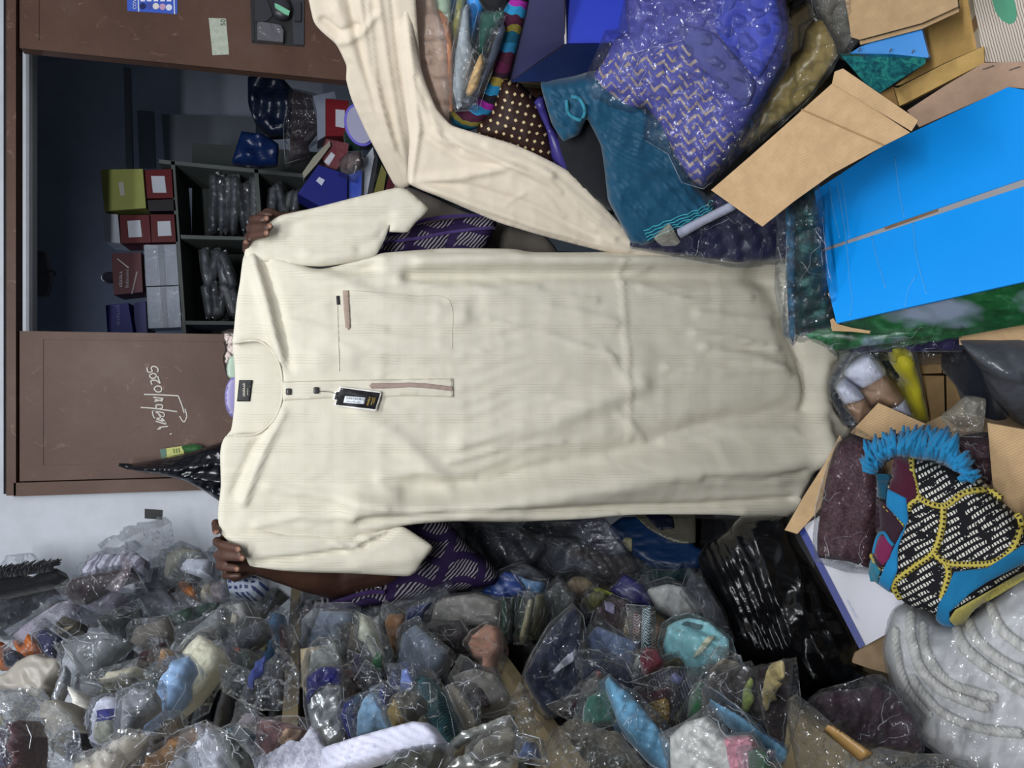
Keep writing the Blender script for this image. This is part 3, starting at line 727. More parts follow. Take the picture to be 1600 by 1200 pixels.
sl = J.add('sleeve', GSL.mesh(), M_JAL)
M_TRIM = cloth('#a08d80', .8, .08); M_BLK = paint('#17161a', .55); M_STITCH = cloth('#c6bfae', .9, .05)
J.add('neck_band', GB.line([(366, 536), (385, 533), (405, 533), (422, 545), (434, 563), (440, 585), (441, 610), (439, 630), (432, 648), (422, 662), (400, 678), (365, 680)], .0028, .001, 4), M_JAL, body)
pk = J.add('placket', GB.patch([(442, 597), (500, 595), (560, 594), (640, 592), (706, 592), (706, 620), (640, 618), (515, 621), (442, 625)], .001, .003, 5), M_JAL, body)
J.add('placket_seam', join(GB.line([(442, 597), (560, 594), (706, 592)], .0008, .0042), GB.line([(706, 592), (706, 620)], .0008, .0042), GB.line([(706, 620), (640, 618), (515, 621), (442, 625)], .001, .0035)), M_STITCH, pk)
J.add('placket_trim', GB.patch([(576, 602.5), (580, 598.5), (620, 598.5), (640, 597.5), (665, 599), (706, 604), (706, 611), (665, 606.5), (640, 605), (600, 607), (580, 607)], .004, .0015, 3), cloth('#a18d84', .8, .08), pk)
for (bx_, by_) in ((451, 612), (494, 610)):
    bt = J.add('button', GB.patch([(bx_ - 4, by_ - 4.5), (bx_, by_ - 5.2), (bx_ + 4, by_ - 4.5), (bx_ + 4.2, by_), (bx_ + 4, by_ + 4.5), (bx_, by_ + 5), (bx_ - 4, by_ + 4.5), (bx_ - 4.2, by_)], .004, .004, 2, .6, .001), paint('#3c3a3a', .3), pk)
pt_ = J.add('pocket_trim', GB.patch([(535, 455), (544, 455), (546, 485), (547.5, 512), (544, 516), (539.5, 512), (537, 485)], .001, .0018, 3), M_TRIM, body)
J.add('pocket_tab', GB.patch([(525, 463), (530, 463), (531, 476.5), (526, 476.5)], .001, .0018, 2), M_BLK, body)
J.add('pocket_seam', join(GB.line([(527, 478), (528, 520), (530, 580)], .0006, .0012), GB.line([(545, 455), (640, 462), (700, 470), (705, 545)], .0005, .0008)), M_STITCH, body)
lb = J.add('neck_label', GK.patch([(374, 594), (395, 594), (391, 627), (370.5, 627)], .001, .0015, 3), M_BLK, bk)
Plb = GK.P0 - np.array([0, GK.bulge + .008, 0])
gold = paint('#c9c3b2', .5)
def on_c(C_, md): # drape flat lettering onto a cushion
    V, F, UV, sm = md; return C_.pt(UV * 100, .0035), F, UV, sm
J.add('lettering', on_c(GK, glyphs(7, 383, 619, 6.5, (0, GY, 0), YN)), gold, lb)
J.add('lettering', on_c(GK, glyphs(7, 388, 617, 3.2, (0, GY, 0), YN)), gold, lb)
tg = J.add('price_tag', GB.patch([(530, 604), (594, 611.5), (595.5, 614), (587, 641), (584.5, 642), (523, 633.5), (521, 631), (525, 626), (519, 624), (522.5, 611), (528, 610)], .010, .002, 3), paint('#e9e7e2', .5), body)
J.add('tag_print', GB.patch([(532, 606), (593, 614), (585, 639), (524, 632), (526, 624.5), (522, 623.5), (525, 612.5), (530, 612)], .012, .0008, 3), M_BLK, tg)
J.add('barcode_label', GB.patch([(538.6, 618.6), (570, 621), (568, 631), (536, 629)], .0128, .0008, 3), paint('#dfe5ec', .5), tg)
def on_g(md, l): V, F, UV, sm = md; return GB.pt(UV * 100, l), F, UV, sm
bars = []
for k in range(14):
    x = 541 + k * 1.9; wd = .5 + .6 * ((k * 7) % 3) / 2
    bars.append(GB.patch([(x, 620.2 + k * .14), (x + wd, 620.2 + k * .14), (x + wd - .3, 623.4 + k * .14), (x - .3, 623.4 + k * .14)], .0137, .0003, 2))
J.add('barcode', join(*bars), M_BLK, tg)
J.add('lettering', on_g(glyphs(14, 541, 627.5, 3.2, (0, GY, 0), YN, dirv=(.99, .09), upv=(.09, -.99)), .014), M_BLK, tg)
J.add('lettering', join(on_g(glyphs(6, 574, 633.5, 5.2, (0, GY, 0), YN, dirv=(.27, -.96), upv=(-.96, -.27)), .014), on_g(glyphs(9, 579.5, 632.5, 3.0, (0, GY, 0), YN, dirv=(.27, -.96), upv=(-.96, -.27)), .014), on_g(glyphs(7, 583, 630, 3.0, (0, GY, 0), YN, dirv=(.27, -.96), upv=(-.96, -.27)), .014)), paint('#c2a24a', .4), tg)
J.add('tag_string', tube(np.array([GB.pt([(527, 616)], .014)[0], GB.pt([(515, 612)], .012)[0], GB.pt([(496, 611)], .008)[0]]), .0006, 5), M_BLK, tg)
J.done()

# ================================================================== the person behind it
def skin():
    mt, nt, b = newmat('brown_skin')
    n = noise(nt, 12, 4); nt.links.new(ramp(nt, n.outputs[0], [(.3, '#3d2820'), (.7, '#553a2f')]), b.inputs['Base Color'])
    b.inputs['Roughness'].default_value = .5; b.inputs['Specular IOR Level'].default_value = .4
    bump(nt, b, noise(nt, 120, 3).outputs[0], .12, .001); return mt
M_SKIN = skin()
def cap(p, q, r0, r1, k=6):
    p = np.asarray(p, float); q = np.asarray(q, float)
    ms = [blob(p + (q - p) * i / k, r0 + (r1 - r0) * i / k, 14, 8) for i in range(k + 1)]
    return join(tube(np.array([p, q]), [r0, r1], 14), *ms)
PX, PYc = 0.0, 2.02
sk = []
# trunk, neck, head
for z, rx, ry in ((.82, .17, .115), (.92, .175, .12), (1.02, .165, .11), (1.12, .165, .11), (1.22, .175, .112), (1.31, .18, .105), (1.38, .15, .085)):
    sk.append(blob((PX, PYc, z), (rx, ry, .09), 20, 12))
sk.append(cap((PX, PYc, 1.36), (PX, PYc - .01, 1.5), .062, .056))
hz = 1.585
sk += [blob((PX, PYc - .015, hz + .03), (.073, .092, .098), 22, 16), blob((PX, PYc - .045, hz - .035), (.058, .062, .075), 18, 12), blob((PX, PYc - .075, hz - .085), (.03, .026, .022), 12, 8),
       cap((PX, PYc - .108, hz + .015), (PX, PYc - .122, hz - .018), .008, .014, 3), blob((PX - .014, PYc - .11, hz - .02), .009, 10, 6), blob((PX + .014, PYc - .11, hz - .02), .009, 10, 6),
       blob((PX, PYc - .1, hz - .052), (.026, .012, .0065), 12, 6), blob((PX, PYc - .098, hz - .064), (.023, .012, .0075), 12, 6),
       cap((PX - .045, PYc - .088, hz + .03), (PX + .045, PYc - .088, hz + .03), .012, .012, 5)]
for s_ in (-1, 1): sk.append(blob((PX + s_ * .076, PYc + .005, hz), (.01, .02, .032), 10, 8))
# legs
for s_ in (-1, 1):
    sk += [cap((s_ * .085, PYc, .84), (s_ * .09, PYc - .01, .47), .085, .058), cap((s_ * .09, PYc - .01, .47), (s_ * .09, PYc + .02, .09), .056, .038), cap((s_ * .09, PYc + .03, .045), (s_ * .1, PYc - .13, .035), .042, .033)]
# arms
def P3(x, y, Y): return at(x, y, 'Y', Y)
shL = np.array([-.185, PYc, 1.385]); shR = np.array([.185, PYc, 1.385])
elL = P3(522, 903, 1.92); wrL = P3(404, 878, 1.83); elR = P3(560, 352, 1.93); wrR = P3(448, 352, 1.83)
for sh, el, wr in ((shL, elL, wrL), (shR, elR, wrR)):
    sk += [blob(sh, (.065, .06, .06)), cap(sh, el, .056, .048), cap(el, el + (wr - el) * .35, .05, .046), cap(el + (wr - el) * .35, wr, .046, .03)]
sk += [cap(P3(530, 900, 1.92), P3(600, 880, 1.93), .05, .056)]
def hand(kn, mcp, fingers, thumb, wr, pal_r=.018):
    for p in mcp: sk.append(cap(wr, p, .024, pal_r, 4))
    for i in range(len(mcp) - 1): sk.append(cap(mcp[i], mcp[i + 1], pal_r, pal_r, 3))
    for ch, r in fingers + [thumb]:
        for i in range(len(ch) - 1): sk.append(cap(ch[i], ch[i + 1], r * (1 - .08 * i), r * (1 - .08 * (i + 1)), 3))
nails = []
def fchain(m_, pip, dip, tip): return [m_, P3(*pip), P3(*dip), P3(*tip)]
# left-hand side of the body (lower in the picture)
mL = [P3(362, 851, 1.805), P3(361, 868, 1.808), P3(362, 884, 1.81), P3(368, 897, 1.815)]
fL = [(fchain(mL[0], (339, 846, 1.775), (346, 851, 1.738), (372, 857, 1.715)), .0118), (fchain(mL[1], (341, 867, 1.775), (350, 869, 1.735), (378, 871, 1.712)), .0118),
      (fchain(mL[2], (343, 884, 1.78), (350, 886, 1.742), (370, 888, 1.725)), .0112), (fchain(mL[3], (352, 899, 1.79), (360, 900, 1.775), (374, 899, 1.77)), .0095)]
hand(None, mL, fL, ([P3(368, 845, 1.81), P3(343, 822, 1.79), P3(337, 817, 1.768), P3(338, 830, 1.742)], .0118), wrL)
mR = [P3(412, 374, 1.805), P3(410, 360, 1.808), P3(412, 347, 1.81), P3(420, 337, 1.815)]
fR = [(fchain(mR[0], (388, 372, 1.775), (396, 369, 1.735), (416, 365, 1.712)), .0115), (fchain(mR[1], (391, 356, 1.775), (400, 355, 1.735), (421, 354, 1.712)), .0115),
      (fchain(mR[2], (395, 343, 1.785), (402, 342, 1.75), (416, 342, 1.735)), .011), (fchain(mR[3], (408, 335, 1.79), (414, 335, 1.775), (424, 336, 1.77)), .0092)]
hand(None, mR, fR, ([P3(418, 380, 1.81), P3(394, 394, 1.79), P3(385, 391, 1.765), P3(385, 380, 1.738)], .0112), wrR)
src = mkobj('person_source', join(*sk), M_SKIN, np.zeros(3))
md_ = src.modifiers.new('remesh', 'REMESH'); md_.mode = 'VOXEL'; md_.voxel_size = .0042
ms_ = src.modifiers.new('smooth', 'SMOOTH'); ms_.factor = .5; ms_.iterations = 5
bpy.context.view_layer.update()
dg = bpy.context.evaluated_depsgraph_get()
me = bpy.data.meshes.new_from_object(src.evaluated_get(dg))
bpy.data.objects.remove(src)
me.polygons.foreach_set('use_smooth', [True] * len(me.polygons))
person = bpy.data.objects.new('person', None); COL.objects.link(person); person.location = (PX, PYc, 0); person.empty_display_size = .05
person['label'] = 'person in a purple striped top standing behind the robe, arms raised to hold it'; person['category'] = 'person'
bo = bpy.data.objects.new('body', me); COL.objects.link(bo); bo.parent = person; bo.location = (-PX, -PYc, 0)
if not me.materials: me.materials.append(M_SKIN)
PO = np.array([PX, PYc, 0.0])
def pchild(nm, md, mat, par=None, lab=None):
    o = mkobj(nm, md, mat, PO); o.parent = par or person
    if lab: o['label'] = lab
    return o
M_NAIL = paint('#84604f', .35)
for (ch, r) in fL[:3] + fR[:3] + [([0, P3(337, 817, 1.768), P3(338, 830, 1.742)], .0118), ([0, P3(385, 391, 1.765), P3(385, 380, 1.738)], .0112)]:
    d = nrm(ch[-1] - ch[-2]); c_ = ch[-1] + d * .001 + np.array([0, -r * .62, 0.0]); side = nrm(np.cross(d, [0, 1, 0])); up_ = nrm(np.cross(side, d))
    pchild('fingernail', blob(c_, (r * .55, r * .6, r * .3), 10, 6, np.stack([side, d, up_], 1)), M_NAIL)
# hair, eyes
pchild('hair', blob((PX, PYc - .005, hz + .05), (.08, .097, .09), 20, 14), cloth('#15110f', .9, .1, .8))
for s_ in (-1, 1):
    e_ = pchild('eye', blob((PX + s_ * .03, PYc - .1, hz + .01), (.013, .008, .008), 12, 8), paint('#d8d2c8', .2))
    pchild('iris', blob((PX + s_ * .03, PYc - .107, hz + .01), (.005, .002, .005), 10, 6), paint('#1c120e', .2), e_)
# the purple patterned top
def adire(nt, u, v):
    d = math_(nt, 'ADD', math_(nt, 'MULTIPLY', u, .82), math_(nt, 'MULTIPLY', v, .75))
    st_ = pulse(nt, d, .052, .42)
    wob2 = math_(nt, 'MULTIPLY', math_(nt, 'SINE', math_(nt, 'MULTIPLY', u, 9.0)), .05)
    band = pulse(nt, math_(nt, 'ADD', v, wob2), .36, .32, .1)
    band2 = pulse(nt, math_(nt, 'ADD', u, math_(nt, 'MULTIPLY', v, .4)), .62, .22, .35)
    bd_ = math_(nt, 'MAXIMUM', band, band2)
    stripes = mixc(nt, st_, '#17121e', '#8f8896')
    return mixc(nt, bd_, stripes, '#271940')
M_TOP = uvmat('purple_striped_cloth', adire, .8, .2)
def ring_tube(rows, seg=36):
    V = []; F = []; UV = []
    for i, (cx, cy, z, rx, ry) in enumerate(rows):
        for k in range(seg):
            a = 2 * math.pi * k / seg; wv = 1 + .03 * math.sin(a * 7 + i) * (i / len(rows))
            V.append((cx + rx * wv * math.cos(a), cy + ry * wv * math.sin(a), z)); UV.append((z * 7, k / seg * 9))
    for i in range(len(rows) - 1):
        for k in range(seg):
            a = i * seg + k; b = i * seg + (k + 1) % seg; F.append((a, b, b + seg, a + seg))
    F.append(tuple(range((len(rows) - 1) * seg, len(rows) * seg)))
    return np.array(V), [f[::-1] for f in F], np.array(UV), True
pchild('tunic', ring_tube([(PX, PYc, 1.43, .07, .06), (PX, PYc, 1.415, .14, .095), (PX, PYc, 1.38, .2, .12), (PX, PYc, 1.3, .205, .128), (PX, PYc, 1.1, .2, .14), (PX, PYc, .9, .215, .15), (PX, PYc, .6, .235, .16), (PX, PYc, .3, .25, .17), (PX, PYc, .14, .255, .172)]), M_TOP)
K4 = K(300, 780, 3.2)
slv = Cushion(K4([(600, 545), (740, 500), (860, 450), (960, 440), (1040, 385), (1100, 330), (1060, 130), (1180, 90), (1280, 118), (1400, 250), (1480, 310), (1530, 370), (1490, 430), (1270, 465), (1000, 515), (800, 548)]), P3(640, 890, 1.89), YN, .05, R=30, depth=.07, folds=[(.005, 22, 12, 1.2)], crum=(.004, 30), seed=4, soft=.6, step=6)
pchild('sleeve', slv.mesh(), M_TOP, lab='purple striped sleeve at the lowered side')
pchild('sleeve_frill', slv.line(K4([(600, 545), (740, 500), (860, 455), (960, 448)]), .006, .012, 4), cloth('#3a2456', .8))
slr = Cushion([(560, 420), (585, 396), (598, 372), (650, 352), (700, 343), (765, 337), (776, 350), (762, 384), (740, 420), (640, 440)], P3(680, 370, 1.87), YN, .04, R=24, depth=.07, folds=[(.005, 20, -6, 1.0)], crum=(.004, 26), seed=14, soft=.6, step=6)
pchild('sleeve', slr.mesh(), M_TOP, lab='purple striped sleeve at the raised side')
pchild('sleeve_frill', join(slr.line([(600, 370), (650, 350), (700, 341), (765, 337)], .005, .004, 4), slr.line([(596, 384), (650, 378), (700, 368), (770, 360)], .004, .006, 4)), cloth('#4a3672', .8))

# ================================================================== right-hand pile
def PT(x, y, t): return CAM + rays([(x, y)])[0] * t
R2 = K(700, 0, 4); R3 = K(1050, 0, 4); R4 = K(1300, 0, 4); S5 = K(1200, 250, 4); S6 = K(1200, 500, 4); S7 = K(1200, 750, 4); S8 = K(1200, 900, 4)
NR = nrm((-.5, -.8, .3))
def ctr(p): a = np.array(p, float); return (a.min(0) + a.max(0)) / 2
_seed = [100]
def put(name, label, cat, poly, t_, mat, n=NR, bulge=.03, depth=.05, film_=None, group=None, folds=(), crum=None, parts=(), soft_=.35, g=5.0, R=None, step=None, anc=None, crease=None):
    _seed[0] += 3; c = ctr(poly) if anc is None else anc
    if R is None and film_ is not None: R = 9; bulge = min(bulge, .016); crease = crease or (.0012, 32, 3)
    return soft(name, label, cat, poly, PT(c[0], c[1], t_), n, mat, bulge, depth, group, film_, _seed[0], folds, crum, R, soft_, parts, g, step, crease)
def panel(t, nm, poly, P0, n, mat, thick=.004, par=None, lab=None, edir=None): return t.add(nm, prism(poly, P0, n, thick, edir=edir), mat, par, lab)
FILM = film(); FILM2 = film(dens=.3, white=.09); FILMV = film('#b9b6d8', .22, .14, 22, .14)

# cream cloth hanging down the pile
M_CREAM = cloth('#dccfbb', .7, .05, .06)
crA = [(470, -130), (489, 30), (525, 69), (541, 102), (541, 125), (550, 157), (575, 212), (590, 240), (615, 287), (630, 296), (644, 286), (652, 240), (662, 160), (655, 80), (630, -130)]
crB = [(600, -130), (622, 60), (632, 150), (640, 220), (638, 285), (690, 309), (740, 331), (780, 348), (846, 368), (950, 394), (1040, 401), (1075, 392), (1050, 382), (1000, 382), (967, 348), (922, 300), (887, 267), (840, 242), (800, 225), (732, 205), (707, 197), (697, 188), (682, 170), (665, 130), (650, 75), (620, -130)]
rA = [([(520, -20), (545, 60), (580, 150), (632, 280)], 9, .008), ([(560, -20), (578, 100), (605, 200), (640, 282)], 5, .007), ([(540, -20), (562, 80), (590, 175), (635, 280)], 4, -.006), ([(590, -20), (605, 90), (622, 190), (641, 280)], 4, .007), ([(610, -20), (625, 110), (640, 200), (643, 280)], 3, -.006), ([(505, 30), (530, 48), (560, 40)], 5, -.008), ([(525, 68), (560, 55), (590, 20)], 5, .006), ([(575, 0), (590, 130), (615, 230)], 2.5, .005)]
rB = [([(636, 20), (646, 130), (655, 200), (642, 283)], 4, .009), ([(642, 60), (660, 160), (690, 215), (760, 240), (860, 285), (960, 370)], 6, .010), ([(650, 120), (676, 195), (720, 232)], 3, -.007), ([(640, 284), (720, 275), (800, 258), (860, 272)], 7, .010), ([(640, 284), (730, 290), (830, 320), (930, 372)], 5, -.008), ([(640, 284), (740, 318), (850, 356), (980, 390)], 6, .012),
      ([(760, 225), (850, 262), (930, 330), (990, 384)], 4, .006), ([(800, 270), (850, 300), (880, 340)], 2.5, .004), ([(820, 300), (790, 320)], 2.5, .003), ([(660, 210), (720, 250), (800, 262)], 4, -.006), ([(880, 300), (920, 345), (1000, 388)], 3, -.006)]
t = Thing('draped_cloth', 'plain cream cloth draped down the right-hand pile behind the robe', 'cloth')
t.add('swag', Cushion(crB, PT(720, 220, 1.715), (-.5, -.85, .15), .004, R=7, depth=.006, folds=[(.0012, 17, 30, .9)], ridges=rB, crum=(.0016, 34), soft=.5, step=4.5, seed=21, edge=.3).mesh(), M_CREAM)
t.add('hanging_fall', Cushion(crA, PT(600, 150, 1.70), (-.72, -.68, .1), .004, R=7, depth=.006, folds=[(.0012, 12, 68, .9)], ridges=rA, crum=(.0016, 34), soft=.5, step=4.5, seed=22, edge=.3).mesh(), M_CREAM)
t.done()
put('drape_shade_cloth', 'shaded underside of the cream drape, shade put into its grey', 'cloth', [(615, 292), (650, 300), (720, 332), (790, 356), (850, 372), (870, 400), (760, 405), (690, 380), (640, 340)], 2.02, cloth('#6d665f', .8), bulge=.02, depth=.02, folds=[(.004, 18, 20, 1)])  # grey colour stands in for the shade beneath the drape
# stacked packs above
put('garment_pack', 'dusty pink garment in crumpled film beside the cream drape', 'garment pack', R1([(1130, -40), (1300, -40), (1330, 60), (1385, 180), (1412, 600), (1400, 780), (1330, 700), (1240, 480), (1170, 200)]), 1.690, cloth('#cbab96', .6), film_=FILM2, folds=[(.006, 9, 76, 1)], bulge=.035)
put('garment_pack', 'rust-brown edge pack right behind the dusty pink garment', 'garment pack', R1([(1340, 60), (1390, 120), (1420, 300), (1425, 700), (1408, 700), (1395, 300)]), 1.685, cloth('#b87a50'), bulge=.015)
put('garment_pack', 'pale green film pack at the very top of the right pile', 'garment pack', R1([(1310, -40), (1405, -40), (1402, 250), (1400, 380), (1360, 170)]), 1.670, cloth('#b9d0b4'), film_=FILM2, bulge=.02)
for lb, p, c_, tt, fl in [
    ('slim bright blue pack standing next to the pale green one', [(-10, 160), (-5, -60), (45, -60), (50, 60), (12, 150)], '#3a86d8', 1.75, FILM),
    ('pale yellow pack between two blue packs on the right pile', [(10, 260), (50, 20), (70, -60), (100, -60), (90, 90), (45, 340), (20, 330)], '#e0d98a', 1.745, FILM),
    ('grey clear-film pack with a pointed lower end on the right pile', [(30, 560), (45, 350), (95, 60), (112, 30), (130, 250), (152, 345), (85, 660), (62, 690)], '#a9b2b8', 1.73, FILM2),
    ('blue satin pack with a silver edge on the right pile', [(118, -60), (212, -60), (225, 60), (180, 190), (148, 290), (125, 240)], '#2a94e8', 1.735, FILM),
    ('tan pack with a yellow band leaning on the grey one', [(110, 580), (140, 480), (198, 345), (222, 395), (195, 540), (135, 605)], '#d0aa74', 1.722, FILM),
    ('near-black pack with yellow stripes leaning to the left', [(90, 640), (140, 585), (235, 410), (300, 220), (340, 140), (352, 190), (295, 370), (225, 530), (130, 650)], '#3b4250', 1.715, FILM),
    ('dark green pack under the black cloth on the right pile', [(190, 330), (205, 80), (360, 70), (335, 150), (262, 260), (222, 400)], '#174a3e', 1.725, FILM),
    ('black cloth bundle on top of the dark green pack', [(175, -40), (370, -40), (355, 60), (300, 95), (228, 62)], '#15151a', 1.70, None)]:
    put('garment_pack', lb, 'garment pack', R2(p), tt - .06, cloth(c_, .7), film_=fl, bulge=.018, group='packs stacked on the right pile')
# patterned strip
def strip_cols(nt, u, v):
    a = math_(nt, 'SUBTRACT', v, math_(nt, 'MULTIPLY', u, .35)); f = math_(nt, 'FRACT', math_(nt, 'DIVIDE', math_(nt, 'ADD', a, math_(nt, 'MULTIPLY', noise(nt, 2.2, 2, coord='UV').outputs[0], .5)), 1.7))
    r = nt.nodes.new('ShaderNodeValToRGB'); r.color_ramp.interpolation = 'CONSTANT'; e = r.color_ramp.elements
    st_ = [(0, '#4d1d33'), (.1, '#611f44'), (.2, '#2f1a2a'), (.27, '#9d8a3a'), (.33, '#2384b4'), (.42, '#1a1a22'), (.47, '#a62aa0'), (.55, '#2a90c4'), (.63, '#4a1c34'), (.74, '#8d8238'), (.8, '#15607c'), (.9, '#2a7fae')]
    while len(e) < len(st_): e.new(.5)
    for i, (p, c) in enumerate(st_): e[i].position = p; e[i].color = lin(c)
    nt.links.new(f, r.inputs[0])
    n = noise(nt, 30, 3, coord='UV'); return mixc(nt, math_(nt, 'MULTIPLY', n.outputs[0], .5), r.outputs[0], '#1a1420')
put('woven_shawl', 'maroon, magenta and blue woven shawl folded over the packs', 'shawl', R2([(350, 60), (430, -60), (510, -60), (490, 60), (440, 260), (385, 470), (350, 560), (290, 680), (185, 800), (120, 818), (30, 775), (15, 690), (100, 690), (190, 620), (260, 500), (305, 350), (335, 200)]), 1.69, uvmat('woven_strip', strip_cols, .9, .5), bulge=.025, folds=[(.004, 12, 110, 1)], step=5)
def dots(nt, u, v):
    def cell(q): return math_(nt, 'ABSOLUTE', math_(nt, 'SUBTRACT', math_(nt, 'FRACT', math_(nt, 'DIVIDE', q, .125)), .5))
    a = math_(nt, 'ADD', math_(nt, 'MULTIPLY', u, .97), math_(nt, 'MULTIPLY', v, .26)); b2 = math_(nt, 'SUBTRACT', math_(nt, 'MULTIPLY', v, .97), math_(nt, 'MULTIPLY', u, .26))
    inn = math_(nt, 'LESS_THAN', math_(nt, 'ADD', cell(a), cell(b2)), .23)
    return mixc(nt, inn, '#2a1712', '#c9b489')
put('dotted_cloth', 'dark brown cloth dotted with cream squares above the cream drape', 'cloth', R2([(180, 800), (280, 690), (345, 500), (450, 550), (540, 640), (600, 760), (640, 900), (655, 1020), (420, 960), (200, 860)]), 1.74, uvmat('dotted_cloth', dots, .6, .3), bulge=.03, crum=(.004, 30), step=5)
put('satin_cloth', 'violet satin edge beside the dotted brown cloth', 'cloth', R2([(540, 640), (590, 620), (640, 800), (720, 900), (800, 1100), (700, 1050), (650, 990), (620, 820)]), 1.745, satin('#3b3378'), bulge=.025)
# violet-blue carton with an open flap
t = Thing('cardboard_box', 'violet-blue glossy open box beside the bagged purple shawl', 'box')
Pb = PT(930, 30, 1.66)
panel(t, 'front_side', R2([(730, -160), (1190, -160), (1180, 200), (1050, 268), (735, 270)]), Pb, nrm((-.1, -.9, .35)), paint('#2f41ba', .3), .3)
panel(t, 'left_side', R2([(480, -160), (722, -160), (732, 270), (380, 512), (368, 490)]), PT(830, 40, 1.655), nrm((-.55, -.75, .3)), paint('#20204e', .35, .3), .004)
panel(t, 'flap', R2([(390, 512), (735, 276), (1045, 274), (955, 392), (820, 470), (700, 508)]), PT(880, 95, 1.63), nrm((-.2, -.85, -.1)), paint('#15244c', .25, .3), .004)
panel(t, 'edge_tape', R2([(720, -160), (733, -160), (741, 272), (728, 276)]), PT(883, 20, 1.645), nrm((-.3, -.85, .3)), paint('#b9b2b4', .5), .004)
t.done()
# teal and black cloth, bagged purple shawl
teal_px = [(845, 130), (895, 122), (950, 115), (1000, 160), (1045, 190), (1075, 260), (1095, 300), (1118, 318), (1100, 345), (1062, 356), (1012, 380), (985, 378), (967, 345), (950, 312), (944, 260), (938, 225), (917, 186), (905, 210), (880, 220), (862, 192)]
put('teal_garment', 'teal garment with rolled neck slumped under the bagged purple shawl', 'garment', teal_px, 1.70, cloth('#194a66', .5, .1, .08), bulge=.04, folds=[(.009, 30, 48, 1.4), (.005, 15, 35, 1.2)], crum=(.005, 34), step=4.5, R=18, parts=[
    lambda t, c, i: t.add('neck_binding', c.line([(886, 150), (890, 172), (908, 180), (914, 165), (905, 148), (893, 145)], .004, .004, 3), cloth('#2f7f96', .6), i),
    lambda t, c, i: t.add('hem_stitching', join(*[c.line([(1010 - k * 2, 366 - k * 5), (1060, 343 - k * 5), (1112, 322 - k * 4)], .0012, .002, 5) for k in range(4)]), cloth('#3aa7b4', .6), i)])
put('black_cloth', 'black cloth showing between folds of the teal garment', 'cloth', [(870, 215), (900, 190), (925, 175), (950, 215), (962, 300), (955, 330), (925, 310), (885, 275), (868, 240)], 1.77, cloth('#1c1d22', .8), folds=[(.004, 12, 70, 1)])
def zig(nt, u, v):
    tri = math_(nt, 'MULTIPLY', math_(nt, 'ABSOLUTE', math_(nt, 'SUBTRACT', math_(nt, 'FRACT', math_(nt, 'DIVIDE', u, .26)), .5)), .3)
    q = math_(nt, 'ADD', math_(nt, 'SUBTRACT', math_(nt, 'MULTIPLY', v, 1.0), math_(nt, 'MULTIPLY', u, .25)), tri)
    s1 = pulse(nt, q, .17, .36); reg = math_(nt, 'MULTIPLY', math_(nt, 'LESS_THAN', math_(nt, 'SUBTRACT', u, math_(nt, 'MULTIPLY', v, .45)), 10.55), math_(nt, 'GREATER_THAN', math_(nt, 'ADD', v, math_(nt, 'MULTIPLY', u, .12)), 2.0))
    n = noise(nt, 9, 3, coord='UV'); keep = math_(nt, 'GREATER_THAN', n.outputs[0], .47)
    return mixc(nt, math_(nt, 'MULTIPLY', math_(nt, 'MULTIPLY', s1, reg), keep), mixc(nt, noise(nt, 2, 2, coord='UV').outputs[0], '#3a3b88', '#5355a2'), '#a08f80')
psh = [(912, 140), (942, 97), (962, 60), (980, 48), (984, -25), (1215, -25), (1232, 50), (1220, 100), (1190, 158), (1160, 205), (1125, 260), (1098, 292), (1076, 276), (1052, 236), (1034, 198), (1010, 168), (988, 172), (962, 162), (926, 150)]
put('bagged_shawl', 'purple shawl with gold zigzag weave inside a clear bag', 'shawl', psh, 1.58, uvmat('purple_zigzag', zig, .6, .4), n=nrm((-.35, -.75, .5)), bulge=.04, depth=.05, film_=film('#b9b6d8', .35, .12, 16, .05), g=9, crum=(.006, 40), R=34, step=6, parts=[
    lambda t, c, i: t.add('folded_panel', c.patch([(1060, 40), (1120, 55), (1180, 130), (1165, 165), (1115, 120), (1075, 75)], .004, .006, 6, .4), cloth('#4a4e88', .6), i),
    lambda t, c, i: t.add('folded_panel', c.patch([(1130, -20), (1205, -20), (1222, 50), (1185, 120), (1122, 50)], .004, .006, 6, .4), cloth('#3a44a0', .5), i)])
put('garment_pack', 'gold satin garment in clear film beside the cardboard flap', 'garment pack', R3([(430, 920), (500, 780), (640, 530), (840, 330), (870, 200), (940, 130), (1015, 260), (1035, 350), (960, 460), (850, 610), (650, 775), (460, 930)]), 1.60, satin('#a08a50'), film_=FILM, folds=[(.006, 22, 140, 1)])
put('garment_pack', 'grey-green embossed film pack next to the upper cardboard flap', 'garment pack', R3([(870, -60), (1080, -60), (1112, 130), (1142, 220), (1055, 350), (1025, 280), (935, 110)]), 1.585, cloth('#7b776c'), film_=FILM2)
put('tissue_paper', 'crumpled white tissue poking out by the gold garment', 'paper', R3([(885, 110), (930, 130), (970, 180), (985, 250), (950, 200), (905, 150)]), 1.57, paint('#dcdcdc', .6), bulge=.008, depth=.004)
put('navy_pack', 'dark navy pack in shade below the teal hem', 'garment pack', [(985, 385), (1020, 368), (1100, 325), (1130, 300), (1240, 330), (1245, 400), (1150, 410)], 1.76, cloth('#14143a', .6), film_=FILM, bulge=.02, depth=.03)
put('grey_strap', 'pale grey folded strap lying under the teal hem', 'strap', [(1058, 360), (1064, 372), (1100, 352), (1150, 327), (1140, 318), (1100, 338)], 1.70, cloth('#9a9db0', .5), bulge=.006, depth=.008)
put('clear_scrap', 'scrap of yellowish clear film at the teal hem', 'plastic bag', [(1022, 372), (1046, 350), (1062, 378), (1056, 384), (1034, 384)], 1.70, film('#b9b39a', .3, .15, 20, .5), bulge=.01, depth=.004)

